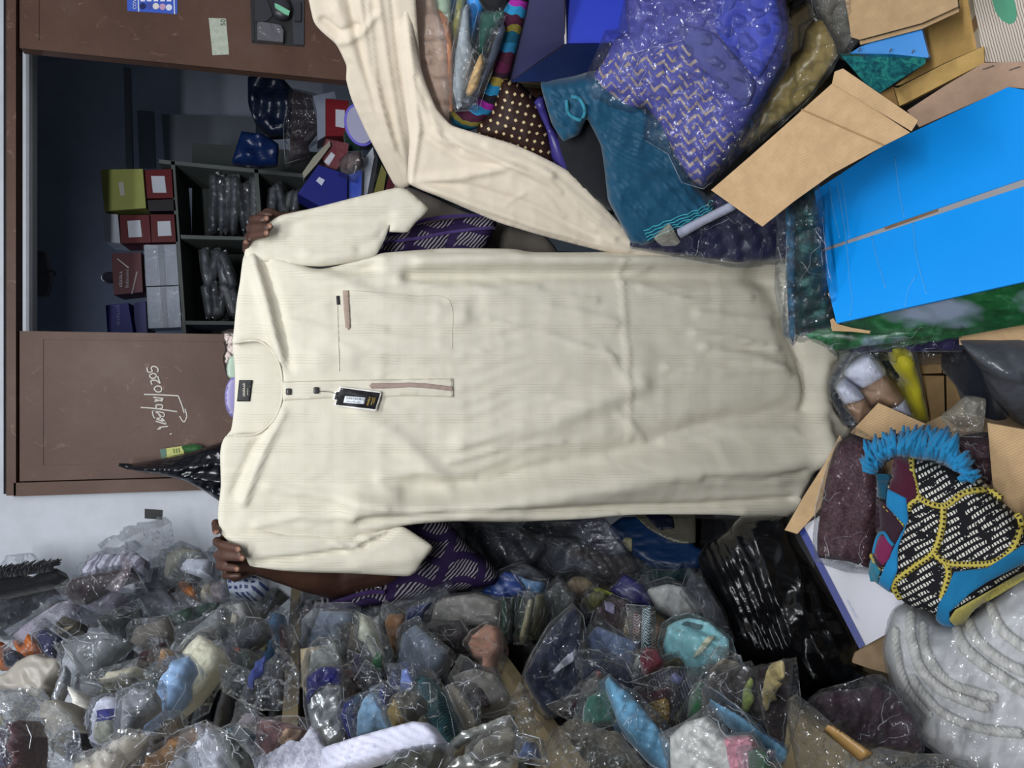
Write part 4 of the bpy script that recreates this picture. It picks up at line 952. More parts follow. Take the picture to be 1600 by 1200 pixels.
# cardboard flaps and cartons, upper right
CB = cardboard('#bd9e78'); CB2 = cardboard('#cda868', False); CB3 = cardboard('#a88f72', False)
PA = PT(1265, 232, 1.36); NA = nrm((-.25, -.62, .74))
t = Thing('cardboard_flap', 'large bare cardboard flap lying open beside the blue box', 'cardboard')
panel(t, 'flap_board', [(1111, 297), (1170, 246), (1303, 128), (1422, 207), (1382, 227), (1300, 272), (1240, 315), (1191, 354)], PA, NA, CB, .005)
panel(t, 'folded_edge', [(1300, 130), (1304, 112), (1317, 107), (1435, 188), (1424, 205)], PA + NA * .008, NA, CB, .006)
panel(t, 'crease', [(1251, 172), (1253, 170), (1382, 226), (1379, 228)], PA + NA * .0015, NA, cardboard('#9c7f5a', False), .002)
t.done()
t = Thing('cardboard_flap', 'cardboard flap at the top edge above the small blue carton', 'cardboard')
panel(t, 'flap_board', [(1316, -25), (1494, -25), (1497, 10), (1440, 36), (1343, 62), (1330, 58), (1326, 30)], PT(1400, 30, 1.50), nrm((-.15, -.6, .78)), CB, .005)
panel(t, 'folded_edge', [(1343, 64), (1440, 38), (1497, 11), (1499, 18), (1440, 45), (1344, 70)], PT(1420, 40, 1.505), nrm((-.15, -.6, .78)), CB, .005); t.done()
sea = uvmat('sea_print', lambda nt, u, v: ramp(nt, noise(nt, 7, 6, .7, coord='UV', dist=1.5).outputs[0], [(.35, '#0f3a44'), (.5, '#1c6a70'), (.62, '#2f8f80'), (.75, '#4a4f40')]), .35, .05)
t = Thing('cardboard_box', 'small blue carton with a sea print under the upper cardboard flap', 'box')
panel(t, 'top_side', R4([(95, 350), (110, 335), (170, 295), (430, 195), (555, 163), (605, 350), (600, 360)]), PT(1390, 70, 1.54), nrm((-.2, -.6, .75)), paint('#1486d8', .3), .03)
panel(t, 'printed_side', R4([(60, 352), (592, 360), (582, 398), (420, 500), (300, 580), (215, 530)]), PT(1380, 115, 1.535), nrm((-.55, -.75, .35)), sea, .03)
for x, y in ((160, 312), (355, 315), (495, 322)):
    panel(t, 'staple', R4([(x, y + 8), (x + 14, y - 14), (x + 20, y - 12), (x + 6, y + 10)]), PT(1390, 70, 1.532), nrm((-.2, -.6, .75)), paint('#3a3226', .4), .002)
t.done()
t = Thing('cardboard_box', 'open tan carton between the small blue carton and the striped box', 'box')
panel(t, 'inner_side', R4([(545, 165), (800, 50), (780, -80), (900, -80), (950, 285), (700, 395), (430, 530), (395, 535), (580, 400), (612, 352)]), PT(1460, 70, 1.62), nrm((-.2, -.7, .65)), CB2, .004)
panel(t, 'rim', R4([(385, 545), (410, 550), (700, 400), (948, 288), (952, 392), (460, 645), (420, 662)]), PT(1470, 120, 1.575), nrm((-.2, -.6, .75)), CB2, .02)
panel(t, 'inner_end', R4([(300, 590), (380, 540), (415, 660), (400, 655)]), PT(1390, 145, 1.58), nrm((-.6, -.6, .5)), cardboard('#9d7a4c', False), .004)
panel(t, 'label_flap', R4([(470, 690), (700, 540), (950, 392), (1260, 385), (1260, 560), (1110, 545), (800, 680), (545, 795)]), PT(1510, 140, 1.5), nrm((-.15, -.55, .8)), cardboard('#b99a84', False), .005)
for k, y in enumerate((425, 430)):
    panel(t, 'staple', R4([(940 + k * 165, y + 6), (1010 + k * 165, y - 18), (1012 + k * 165, y - 12), (942 + k * 165, y + 10)]), PT(1510, 140, 1.496), nrm((-.15, -.55, .8)), paint('#3a3226', .4), .002)
t.done()
strp = uvmat('striped_print', lambda nt, u, v: mixc(nt, pulse(nt, math_(nt, 'ADD', v, math_(nt, 'MULTIPLY', u, -.0)), .032, .36) if False else pulse(nt, math_(nt, 'SUBTRACT', u, math_(nt, 'MULTIPLY', v, .27)), .045, .36), '#e3ddd2', '#a2836d'), .5, .03)
t = Thing('cardboard_box', 'white box with thin brown stripes and a green spot in the corner', 'box')
Ps = PT(1565, 45, 1.52); Ns = nrm((-.2, -.75, .6))
panel(t, 'printed_side', R4([(860, -120), (1280, -120), (1280, 398), (950, 386)]), Ps, Ns, strp, .2)
panel(t, 'printed_spot', R4([(985, -80), (1000, 0), (1020, 70), (1060, 125), (1108, 152), (1140, 140), (1156, 100), (1150, 40), (1135, -10), (1110, -80)]), Ps + Ns * .0012, Ns, paint('#57a986', .45), .001)
t.done()
# the big blue carton
t = Thing('cardboard_box', 'large bright blue carton closed with tape, leaf print on its side', 'box')
Pt = PT(1440, 330, 1.45); Nt = nrm((.22, -.42, .88)); BL = paint('#0a96f2', .32, .03)
leaf = paint('#1d5a35', .4, .7)
def leafm():
    mt, nt, b = newmat('leaf_print'); n = noise(nt, 16, 6, .7, dist=1.2); n2 = noise(nt, 5, 3)
    g_ = ramp(nt, n.outputs[0], [(.3, '#0f3a1f'), (.55, '#1f6a3a'), (.72, '#4f9a6a')])
    nt.links.new(mixc(nt, ramp(nt, n2.outputs[0], [(.5, (0, 0, 0, 1)), (.6, (1, 1, 1, 1))]), g_, '#9aa9c4'), b.inputs['Base Color']); b.inputs['Roughness'].default_value = .35; return mt
M_LEAF = leafm()
bb = t.add('carton', prism([(1272, 304), (1384, 230), (1576, 140), (1660, 152), (1660, 424), (1310, 501)], Pt - Nt * .004, Nt, .14, edir=(-.42, .25, -.87)), M_LEAF)
f1 = panel(t, 'top_flap', [(1269, 301), (1382, 227), (1575, 136), (1660, 150), (1660, 258), (1600, 279), (1279, 390)], Pt + Nt * .003, Nt, BL, .005)
f2 = panel(t, 'top_flap', [(1281, 395), (1600, 291), (1660, 271), (1660, 428), (1600, 440), (1307, 505)], Pt + Nt * .003, Nt, BL, .005)
panel(t, 'seam_gap', [(1279, 388), (1660, 256), (1660, 275), (1281, 398)], Pt + Nt * .0005, Nt, paint('#9a989a', .5), .003)
panel(t, 'bare_gap', [(1381, 354), (1464, 322), (1466, 330), (1383, 359)], Pt + Nt * .0015, Nt, cardboard('#7d6550', False), .002)
BLc = paint('#3aa0ea', .25)
for pl in ([(1296, 290), (1302, 330), (1312, 372)], [(1306, 278), (1320, 360), (1328, 440), (1332, 470), (1328, 495)], [(1314, 272), (1322, 330), (1327, 372)], [(1398, 245), (1405, 300), (1413, 340)], [(1427, 348), (1432, 400), (1448, 460)], [(1432, 430), (1420, 450), (1414, 480)], [(1362, 370), (1372, 410), (1384, 450)]):
    t.add('crease', tube(on_plane(polyline(pl, 6), Pt + Nt * .003, Nt), .0016, 5), BLc, f2 if pl[-1][1] > 420 else f1)
panel(t, 'torn_corner', [(1297, 500), (1302, 497), (1308, 506), (1330, 512), (1360, 517), (1358, 521), (1330, 518), (1300, 517)], Pt - Nt * .004, Nt, cardboard('#b59670', False), .003)
panel(t, 'printed_badge', [(1556, 457), (1575, 449), (1594, 448), (1598, 452), (1585, 459), (1565, 461)], PT(1575, 455, 1.462), nrm((-.6, -.5, .5)), paint('#9fae3a', .4), .002)
t.done()
# printed film packs beneath it
put('printed_pack', 'tall teal printed film pack wedged between robe hem and blue carton', 'garment pack', S5([(112, 350), (168, 325), (172, 700), (168, 1080), (156, 1142), (132, 1085), (118, 800)]), 1.56, uvmat('teal_print', lambda nt, u, v: ramp(nt, noise(nt, 6, 4, coord='UV').outputs[0], [(.35, '#0d2a44'), (.6, '#2a6f92')]), .3, .1), n=nrm((-.5, -.7, .5)), film_=FILM, bulge=.02, depth=.08)
put('printed_pack', 'dark green printed film pack under the blue carton corner', 'garment pack', S5([(165, 330), (285, 205), (330, 560), (400, 960), (520, 1010), (300, 1080), (210, 1105), (172, 1090)]), 1.53, uvmat('dark_green_print', lambda nt, u, v: ramp(nt, noise(nt, 4, 5, coord='UV').outputs[0], [(.35, '#0b1f22'), (.55, '#183a3c'), (.7, '#3f6f6c')]), .3, .1), n=nrm((-.5, -.7, .5)), film_=FILM, bulge=.02, depth=.1)
put('printed_pack', 'long green leaf-printed pack lying along the blue carton side', 'garment pack', S5([(205, 1085), (400, 1050), (640, 1075), (900, 1010), (1440, 950), (1435, 1010), (1160, 1085), (850, 1135), (560, 1175), (420, 1195), (350, 1140)]), 1.53, M_LEAF, n=nrm((-.6, -.6, .5)), film_=FILM, bulge=.025, depth=.1)
put('purple_pack', 'purple film pack lying under the green leaf-printed pack', 'garment pack', S6([(520, 185), (850, 150), (1170, 85), (1220, 150), (1290, 200), (880, 200), (620, 200)]), 1.57, cloth('#2e2558', .5), film_=FILM, bulge=.02, depth=.06)
t = Thing('cardboard_flap', 'torn cardboard piece under the blue carton at the right edge', 'cardboard')
panel(t, 'flap_board', [(1497, 514), (1530, 506), (1560, 488), (1600, 474), (1660, 465), (1660, 536), (1499, 539)], PT(1550, 510, 1.47), nrm((-.35, -.6, .7)), CB, .005); t.done()

# ================================================================== middle of the pile, low
for lb, poly in [('tan carton, upper left of the small stacked cartons', [(940, 208), (1086, 212), (1086, 332), (958, 336)]), ('tan carton, upper middle of the small stacked cartons', [(1094, 212), (1226, 208), (1226, 330), (1094, 332)]),
                 ('tan carton, upper right of the small stacked cartons', [(1234, 208), (1330, 205), (1330, 326), (1234, 328)]), ('tan carton with worn edge, lower left of the small stacked cartons', [(966, 348), (1100, 350), (1106, 610), (1010, 640)]),
                 ('tan carton, lower right of the small stacked cartons', [(1114, 350), (1330, 344), (1330, 610), (1120, 620)])]:
    p = S6(poly); t = Thing('small_carton', lb, 'box', 'small stacked cartons'); c_ = ctr(p)
    t.add(None, prism(p, PT(1480, 600, 1.66), nrm((-.1, -.75, .65)), .1), cardboard('#8d7350', False)); t.done()
put('yellow_pack', 'bright yellow pack beside the small tan cartons', 'garment pack', S6([(800, 205), (900, 205), (960, 400), (1012, 645), (900, 605), (860, 480), (870, 400), (800, 320)]), 1.60, cloth('#a39a1e', .6), bulge=.03, depth=.05, folds=[(.004, 14, 70, 1)])
put('dark_pack', 'dark green pack in shade above the rolled white shirts', 'garment pack', S6([(560, 190), (820, 190), (830, 330), (760, 360), (660, 250)]), 1.66, cloth('#12241e'), film_=FILM, depth=.15)
def shirt(lb, wh_, br, tip, tt):
    pol = wh_ + br
    t = Thing('rolled_shirt', lb, 'shirt', 'rolled white shirts in paper bands'); nn = nrm((-.2, -.7, .65))
    c_ = ctr(S6(wh_ + br)); P0 = PT(c_[0], c_[1], tt)
    _seed[0] += 5
    t.add('folded_shirt', Cushion(S6(wh_), P0, nn, .03, depth=.05, soft=.6, seed=_seed[0], folds=[(.003, 12, 40, 1)]).mesh(), cloth('#c3c6d6', .8))
    t.add('paper_band', Cushion(S6(br), P0 + nn * .003, nn, .03, depth=.05, soft=.3, seed=_seed[0]).mesh(), paint('#8d6f57', .6))
    if tip: t.add('collar_tip', Cushion(S6(tip), P0 + nn * .004, nn, .015, depth=.03, soft=.3, seed=_seed[0]).mesh(), cloth('#bcc0d0', .8))
    allp = np.array(S6(wh_ + br + (tip or []))); hull = [tuple(p) for p in allp]
    a = np.array(hull); c0 = a.mean(0); ang = np.argsort(np.arctan2(a[:, 1] - c0[1], a[:, 0] - c0[0])); hull = [tuple(a[i]) for i in ang]
    t.add('plastic_bag', Cushion(grow(hull, 4, 3), P0 + nn * .012, nn, .034, depth=.06, soft=0, seed=_seed[0] + 2).crumpled(.0025, 22), FILM); t.done()
shirt('larger rolled white shirt with brown paper band near the robe hem', [(478, 345), (500, 290), (630, 212), (682, 260), (735, 345), (600, 428)], [(575, 435), (725, 345), (852, 500), (790, 552), (690, 525), (640, 545)], [(775, 552), (852, 505), (895, 595), (830, 590)], 1.60)
shirt('smaller rolled white shirt with brown band against the robe hem', [(425, 425), (480, 378), (605, 485), (485, 525)], [(485, 525), (605, 490), (650, 560), (570, 655), (530, 600)], None, 1.61)
put('clear_bag', 'clear film bag caught behind the rolled white shirts', 'plastic bag', S6([(390, 430), (430, 330), (500, 200), (560, 200), (480, 350), (430, 430), (490, 520), (560, 660), (480, 660), (400, 520)]), 1.66, film('#5a6068', .3, .14, 20, .5), bulge=.02, depth=.02)
put('navy_cloth', 'navy cloth in shade beside the grey film bag', 'cloth', S6([(1220, 470), (1290, 255), (1360, 340), (1430, 510), (1540, 640), (1700, 640), (1700, 720), (1380, 680), (1310, 680), (1280, 520)]), 1.56, cloth('#10131f'), bulge=.04, depth=.2, crum=(.01, 30))
put('grey_film_bag', 'smoky grey film bag at the right edge below the torn cardboard', 'plastic bag', S6([(1255, 190), (1450, 150), (1700, 120), (1700, 650), (1540, 632), (1420, 500), (1350, 330)]), 1.50, glossbag('#4a4d55', .3), bulge=.06, depth=.06, crum=(.014, 26))
put('clear_bag', 'clear folded film bag beside the turquoise fringe', 'plastic bag', S6([(1075, 615), (1160, 540), (1240, 478), (1362, 500), (1340, 700), (1200, 745)]), 1.47, film('#b5b0a2', .3, .12, 16, .45), bulge=.02, depth=.02, n=nrm((-.1, -.7, .7)))

# open carton in front of the robe hem
t = Thing('cardboard_box', 'open cardboard box in front of the robe hem holding a shawl', 'box')
zt = .47
top = [on_plane([p], (0, 0, zt), (0, 0, 1))[0] for p in [(1325, 720), (1470, 650), (1640, 760), (1430, 870)]]
bt = np.array(top); V = np.concatenate([bt, bt * [1, 1, 0] + [0, 0, .01]]); F = [(0, 1, 5, 4), (1, 2, 6, 5), (2, 3, 7, 6), (3, 0, 4, 7), (7, 6, 5, 4), (0, 1, 2, 3)]
t.add('carton', (V, F, None, False), CB3)
panel(t, 'flap', S6([(515, 705), (690, 518), (985, 650), (900, 692), (700, 735), (640, 755)]), PT(1385, 655, 1.52), nrm((-.1, -.75, .6)), CB, .005)
panel(t, 'flap', [(1312, 680), (1290, 722), (1256, 775), (1226, 828), (1246, 834), (1282, 794), (1300, 740), (1322, 700)], PT(1275, 760, 1.55), nrm((.35, -.75, .5)), CB, .005)
panel(t, 'flap', [(1543, 661), (1660, 682), (1660, 905), (1600, 835), (1560, 780), (1551, 757)], PT(1590, 760, 1.27), nrm((-.2, -.7, .65)), CB, .005)
wf = panel(t, 'flap', S7([(195, 312), (225, 285), (330, 220), (640, 560), (860, 750), (735, 965), (610, 1035), (572, 1052)]), PT(1320, 910, 1.47), nrm((.35, -.6, .7)), paint('#c3c3cc', .45), .006, lab='white-lined flap with a blue printed edge')
panel(t, 'blue_edge', S7([(188, 310), (222, 288), (608, 1032), (570, 1054)]), PT(1320, 910, 1.468), nrm((.35, -.6, .7)), paint('#26347e', .35), .004, wf)
PB2 = PT(1320, 910, 1.467)
t.add('lettering', glyphs(14, 1322, 938, 5, PB2, nrm((.35, -.6, .7)), .001, (.46, .89), (.89, -.46)), paint('#b9c0dd', .5), wf)
panel(t, 'folded_corner', S7([(528, 1130), (545, 1080), (735, 968), (760, 1210), (640, 1180), (530, 1142)]), PT(1362, 1025, 1.45), nrm((.2, -.8, .5)), CB3, .01)
t.done()
# maroon packs
mar = [(1308, 692), (1330, 683), (1368, 690), (1380, 740), (1378, 800), (1370, 850), (1362, 888), (1325, 877), (1279, 871), (1277, 840), (1283, 790), (1295, 730)]
def lace(nt, u, v): return mixc(nt, ramp(nt, noise(nt, 22, 4, .7, coord='UV').outputs[0], [(.42, (0, 0, 0, 1)), (.6, (1, 1, 1, 1))]), '#321a22', '#4d3038')
put('garment_pack', 'maroon lace garment in clear film in the open box', 'garment pack', mar, 1.42, uvmat('maroon_lace', lace, .7, .5), n=nrm((.1, -.65, .75)), film_=film(dens=.1, white=.02), bulge=.035, depth=.06, g=5, R=24)
put('garment_pack', 'maroon garment in film to the right of the turquoise fringe', 'garment pack', S6([(1180, 760), (1385, 740), (1392, 1030), (1310, 980), (1240, 890)]), 1.36, uvmat('maroon_lace', lace), n=nrm((-.1, -.65, .75)), film_=film(dens=.1, white=.02), bulge=.02, depth=.06)
# patterned shawl with fringe
def cells(nt, u, v):
    d = math_(nt, 'ADD', math_(nt, 'MULTIPLY', u, .5), math_(nt, 'MULTIPLY', v, .87)); e = math_(nt, 'SUBTRACT', math_(nt, 'MULTIPLY', u, .87), math_(nt, 'MULTIPLY', v, .5))
    rows = pulse(nt, d, .105, .5); tick = pulse(nt, math_(nt, 'ADD', e, math_(nt, 'MULTIPLY', noise(nt, 12, 2, coord='UV').outputs[0], .05)), .05, .6)
    n = math_(nt, 'GREATER_THAN', noise(nt, 5, 3, coord='UV').outputs[0], .45)
    return mixc(nt, math_(nt, 'MULTIPLY', math_(nt, 'MULTIPLY', rows, tick), n), '#131317', '#c4c2b9')
sh_px = [(1403, 712), (1425, 715), (1480, 730), (1530, 752), (1562, 785), (1585, 806), (1605, 830), (1655, 850), (1655, 870), (1600, 888), (1545, 932), (1515, 966), (1490, 978), (1470, 973), (1455, 956), (1420, 945), (1390, 922), (1370, 907), (1360, 886), (1366, 850), (1376, 820), (1373, 770), (1373, 745), (1395, 745)]
Tn = nrm((.05, -.62, .78))
t = Thing('woven_shawl', 'black and white honeycomb shawl with yellow braid and turquoise fringe', 'shawl')
SH = Cushion(sh_px, PT(1480, 830, 1.27), Tn, .045, R=34, depth=.035, crum=(.003, 40), soft=.6, step=5.5, seed=51)
cl = t.add('cloth', SH.mesh(), uvmat('honeycomb_weave', cells, .9, .5))
M_TQ = cloth('#14648f', .9, .2, .5); M_YB = uvmat('yellow_braid', lambda nt, u, v: mixc(nt, math_(nt, 'MULTIPLY', pulse(nt, u, .5, .5), pulse(nt, v, .25, .5)), '#b0a04a', '#23221c'), .8, .3)
t.add('maroon_panel', SH.patch(S7([(800, -155), (900, -140), (950, 0), (960, 90), (905, 130), (790, 50), (780, -20)]), .002, .004, 5), cloth('#421427', .9, .2, .5), cl)
t.add('maroon_panel', SH.patch(S7([(690, 110), (760, 130), (880, 270), (830, 400), (740, 530), (660, 470), (690, 330)]), .002, .004, 5), cloth('#2f1c28', .9, .2, .5), cl)
t.add('flower_motif', SH.patch(S7([(690, 400), (730, 330), (770, 330), (820, 390), (800, 460), (760, 510), (690, 440)]), .006, .003, 5), cloth('#6b1f46', .9, .2, .5), cl)
t.add('flower_outline', SH.line(S7([(690, 440), (715, 340), (760, 310), (800, 360), (825, 385)]), .003, .009, 4), cloth('#1a6f9a', .9), cl)
t.add('blue_band', SH.patch(S7([(780, 45), (900, 100), (912, 230), (850, 400), (845, 540), (775, 700), (710, 640), (780, 490), (850, 350), (895, 265), (775, 150)]), .004, .004, 5), cloth('#1a74a6', .9, .2, .5), cl)
t.add('blue_band', SH.patch(S7([(690, -45), (780, -40), (770, 110), (690, 100)]), .003, .004, 5), cloth('#0f4258', .9, .2, .5), cl)
t.add('blue_band', SH.patch(S7([(1190, 545), (1390, 520), (1600, 385), (1800, 420), (1800, 470), (1600, 505), (1400, 600), (1280, 680), (1160, 790), (1165, 870), (1210, 890), (1130, 905), (1065, 850), (1095, 740), (1150, 650)]), .004, .006, 5), M_TQ, cl)
t.add('yellow_edge', SH.patch(S7([(1160, 830), (1200, 770), (1600, 560), (1700, 520), (1700, 560), (1600, 600), (1300, 790), (1235, 885), (1190, 885)]), .010, .006, 5), cloth('#8f8648', .9, .5, .8), cl)
t.add('tassel_end', SH.patch(S7([(640, 560), (670, 460), (740, 540), (710, 640), (660, 620)]), .004, .004, 5), cloth('#2a6f86', .9, .4, .8), cl)
for pl in ([(905, -140), (940, 0), (975, 100), (1120, 150), (1250, 70), (1390, 62), (1470, 110)], [(975, 100), (915, 140), (905, 180)], [(1120, 150), (1112, 280), (1060, 430), (940, 520), (820, 620), (845, 720)], [(1060, 430), (1130, 490), (1260, 505), (1430, 490), (1540, 405), (1590, 262), (1560, 200)], [(1130, 490), (1152, 560), (1110, 710)], [(760, 150), (880, 270)], [(670, 460), (740, 540)]):
    seg = SH.pt(polyline(S7(pl), 3.0), .0); r = .0052 * (1 + .1 * np.sin(np.arange(len(seg)) * 2.1))
    t.add('yellow_braid', tube(seg, r, 8), M_YB, cl)
fr = random.Random(8); st_ = []
K6 = S6
base = polyline(S6([(690, 950), (740, 880), (820, 850), (950, 865), (1060, 880), (1180, 930), (1290, 1000)]), 3.0)
tipl = polyline(S6([(640, 860), (690, 740), (850, 700), (960, 680), (1100, 690), (1200, 790), (1310, 1000)]), 3.0)
for k in range(150):
    a = k / 149; p = base[int(a * (len(base) - 1))]; q = tipl[int(a * (len(tipl) - 1))] + np.array([fr.uniform(-13, 13), fr.uniform(-9, 9)])
    m_ = (p + q) / 2 + np.array([fr.uniform(-9, 9), fr.uniform(-7, 7)])
    L3 = on_plane([p, m_, q], SH.P0, SH.n) + SH.n * np.array([[.012], [.024 + fr.uniform(0, .03)], [.012 + fr.uniform(0, .02)]])
    st_.append(tube(np.array([L3[0], (L3[0] + L3[1]) / 2 + SH.n * .004, L3[1], (L3[1] + L3[2]) / 2, L3[2]]), [.0045, .005, .0045, .004, .002], 5))
t.add('fringe', join(*st_), cloth('#1b78a8', .8, .25, .4), cl, 'turquoise fringe', 'stuff')
t.done()
# white rope rolls in plastic
rp = [(1397, 955), (1383, 1010), (1391, 1050), (1412, 1110), (1422, 1140), (1455, 1165), (1490, 1190), (1540, 1215), (1680, 1215), (1680, 880), (1600, 900), (1545, 945), (1500, 975), (1470, 975), (1425, 945)]
t = Thing('rope_roll', 'bagged coil of thick white twisted rope at the lower right', 'rope')
Nr = nrm((.25, -.6, .76)); RC = Cushion(rp, PT(1520, 1060, 1.24), Nr, .07, R=60, depth=.12, soft=.8, step=8, seed=61, crum=(.006, 34))
t.add('padding', RC.mesh(), cloth('#c4c4c6', .7, .1, .3))
M_RP = cloth('#c9c7c2', .8, .08, .3)
def twist(pl, r):
    P = RC.pt(polyline(S8(pl), 2.2), .006); n_ = len(P); out = []
    T = np.gradient(P, axis=0); T /= np.linalg.norm(T, axis=1)[:, None]; u = np.cross(T, RC.n); v = np.cross(T, u)
    for k in range(3):
        a = np.arange(n_) * .62 + k * 2 * math.pi / 3
        out.append(tube(P + (u * np.cos(a)[:, None] + v * np.sin(a)[:, None]) * r * .5, r * .62, 6))
    return join(*out)
for pl, r in (([(925, 240), (945, 400), (1000, 560), (1120, 690), (1300, 770), (1400, 800)], .008), ([(1000, 300), (1020, 420), (1070, 530), (1170, 650), (1350, 715), (1450, 740)], .007), ([(1185, 300), (1260, 440), (1400, 560), (1600, 690), (1800, 800)], .009), ([(1265, 270), (1350, 410), (1500, 530), (1650, 600), (1800, 680)], .008),
              ([(950, 620), (1050, 760), (1200, 870), (1400, 930), (1600, 950)], .007), ([(1400, 180), (1480, 330), (1600, 430), (1760, 520)], .008), ([(840, 330), (860, 520), (940, 720), (1060, 850)], .006)):
    t.add('rope', twist(pl, r), M_RP)
t.add('plastic_bag', Cushion(grow(rp, 5, 4), RC.P0 + Nr * .02, Nr, .085, R=60, depth=.14, soft=.7, step=8, seed=63, crum=(.006, 30)).crumpled(.004, 40), film('#d8d8da', .3, .13, 13, .14))
t.done()
# black rubbish bag and neighbours
bb_px = [(1090, 873), (1103, 850), (1135, 831), (1160, 806), (1228, 806), (1247, 847), (1282, 905), (1318, 962), (1338, 1005), (1338, 1042), (1312, 1076), (1255, 1090), (1232, 1045), (1165, 1040), (1143, 1000), (1133, 963), (1103, 912)]
put('black_bag', 'large crumpled black plastic bag beside the open box', 'bag', bb_px, 1.80, glossbag('#0c0d10', .25), n=nrm((.3, -.75, .55)), bulge=.1, depth=.12, crum=(.012, 70), folds=[(.012, 36, 66, 1.1)], crease=(.005, 70, 4), R=60, step=4)

# ================================================================== left-hand shelves
M_BD = paint('#8f8063', .7, .25, .3)
XF = -.60
un = Thing('shelf_unit', 'long wooden shelf unit along the left wall full of wrapped garments', 'shelf')
for zb in (1.727, 1.285, .83, .38):
    xf = XF + (.03 if zb > 1.6 else 0)
    un.add('shelf_board', box(((xf - 1.22) / 2, 1.15, zb), (abs(-1.22 - xf), 2.2, .026)), M_BD)
for yb in (.06, 1.2, 2.24):
    un.add('upright', box((-1.0, yb, 1.1), (.44, .025, 2.2)), M_BD)
un.done()
KA = K(0, 780, 5); KB = K(0, 960, 5); KCc = K(280, 860, 5); KD = K(280, 960, 5); KE = K(560, 880, 5); KG = K(560, 960, 5); KH = K(820, 800, 3.81); KI = K(820, 960, 3.81)
NL = nrm((.6, -.74, .3))
_k = [0]; LAID = []
GRP = 'wrapped garments on the left shelves'
def L(label, poly, col, o=0.0, fl=1, mt='cloth', bulge=.012, depth=.035, folds=None, name='garment_pack', cat='garment pack', n=NL, g=5.5, parts=(), X=-.56, group=GRP, crum=None, soft_=.12, crease=(.0028, 26, 3), step=None, R=None, lim=.22, Y=2.12):
    _k[0] += 1; k = _k[0]
    c = ctr(poly); P0 = AL(c[0], c[1], o + .0005 * k, X, Y)
    if fl and mt == 'cloth': col = '#%02x%02x%02x' % tuple(min(255, int(int(col[i:i + 2], 16) * 1.0)) for i in (1, 3, 5))
    mat = {'cloth': lambda: cloth(col, .7, .3, .6), 'satin': lambda: satin(col), 'foil': lambda: foil(col), 'paint': lambda: paint(col, .4), 'film': lambda: film(col, .35, .1, 18, .18)}[mt]() if isinstance(mt, str) else mt
    ff = {0: None, 1: film(), 2: film(dens=.3, white=.06)}[fl]
    if fl == 0 and mt != 'film': crease = None
    if crum: crum = (crum[0] * .4, crum[1] * 1.3)
    rr = random.Random(k); n = nrm(np.asarray(n) + [rr.uniform(-.22, .22), 0, rr.uniform(-.3, .3)])
    if R is None: e_ = np.ptp(np.array(poly), axis=0); R = max(3.0, min(8.0, e_.min() * .22))
    if step is None: step = max(2.6, min(5.0, np.ptp(np.array(poly), axis=0).max() / 16))
    sd = 300 + k * 3; o0 = o + .0005 * k
    for q_ in range(40):                        # lay it on what already lies there
        P0 = AL(c[0], c[1], o0, X, Y)
        tc = Cushion(grow(poly, g, sd, .7, 3) if ff else poly, P0 + (nrm(n) * .006 if ff else 0), n, bulge + (.006 if ff else 0), R=R, depth=depth, soft=0 if ff else soft_, seed=sd + (5 if ff else 0), step=7)
        V_, F_, _, _ = tc.mesh(); lo_, hi_ = V_.min(0) - .004, V_.max(0) + .004
        bv = BVHTree.FromPolygons([tuple(v) for v in V_], F_)
        if not any((lo_ < h2).all() and (hi_ > l2).all() and bv.overlap(b2) for l2, h2, b2 in LAID): break
        if q_ * .006 > lim: P0 = AL(c[0], c[1], o + .0005 * k, X, Y); break
        o0 += .006
    LAID.append((lo_, hi_, bv))
    return soft(name, label, cat, poly, P0, n, mat, bulge, depth, group, ff, 300 + k * 3, folds if folds is not None else [(.004, 10, rr.choice((80, 95, 60, 110)), 1.0)], crum, R, soft_, parts, g, step, crease)
def P_(nm, poly, col, lift=.002, th=.004, rough=.7, label=None):
    return lambda t, c, i: t.add(nm, c.patch(poly, lift, th, 4, .3), cloth(col, rough), i, label)

# rows of folded packs further back on each board
pal = ['#2a2c33', '#3a3d45', '#4a4540', '#23303a', '#5a5a60', '#33262c', '#1e2a3c', '#55504a']
rr = random.Random(12)
def slab(w_, d_, h_, seed):
    rows = []; V = []; F = []
    q = random.Random(seed); nx, ny = 7, 6
    for s_ in (1, -1):
        for i in range(nx + 1):
            for j in range(ny + 1):
                u, v = i / nx * 2 - 1, j / ny * 2 - 1
                e = (1 - abs(u) ** 5) * (1 - abs(v) ** 5)
                V.append((u * w_ / 2, v * d_ / 2, s_ * h_ / 2 * (.25 + .75 * e) + q.uniform(-.002, .002)))
    m_ = (nx + 1) * (ny + 1)
    for i in range(nx):
        for j in range(ny):
            a = i * (ny + 1) + j; b = a + ny + 1
            F.append((a, b, b + 1, a + 1)); F.append((m_ + a, m_ + a + 1, m_ + b + 1, m_ + b))
    rim = [i * (ny + 1) for i in range(nx + 1)] + [nx * (ny + 1) + j for j in range(1, ny + 1)] + [i * (ny + 1) + ny for i in range(nx - 1, -1, -1)] + [j for j in range(ny - 1, 0, -1)]
    for i in range(len(rim)): a, b = rim[i], rim[(i + 1) % len(rim)]; F.append((a, a + m_, b + m_, b))
    return np.array(V), F, None, True
protos = []
for k, c_ in enumerate(pal):
    V, F, _, s_ = slab(.38, .27, .04, k)
    protos.append((mkobj('folded_garment', (V, F, None, True), cloth(c_, .75), np.zeros(3)), mkobj('plastic_bag', (V * [1.03, 1.05, 1.12], F, None, True), FILM, np.zeros(3))))
first = set()
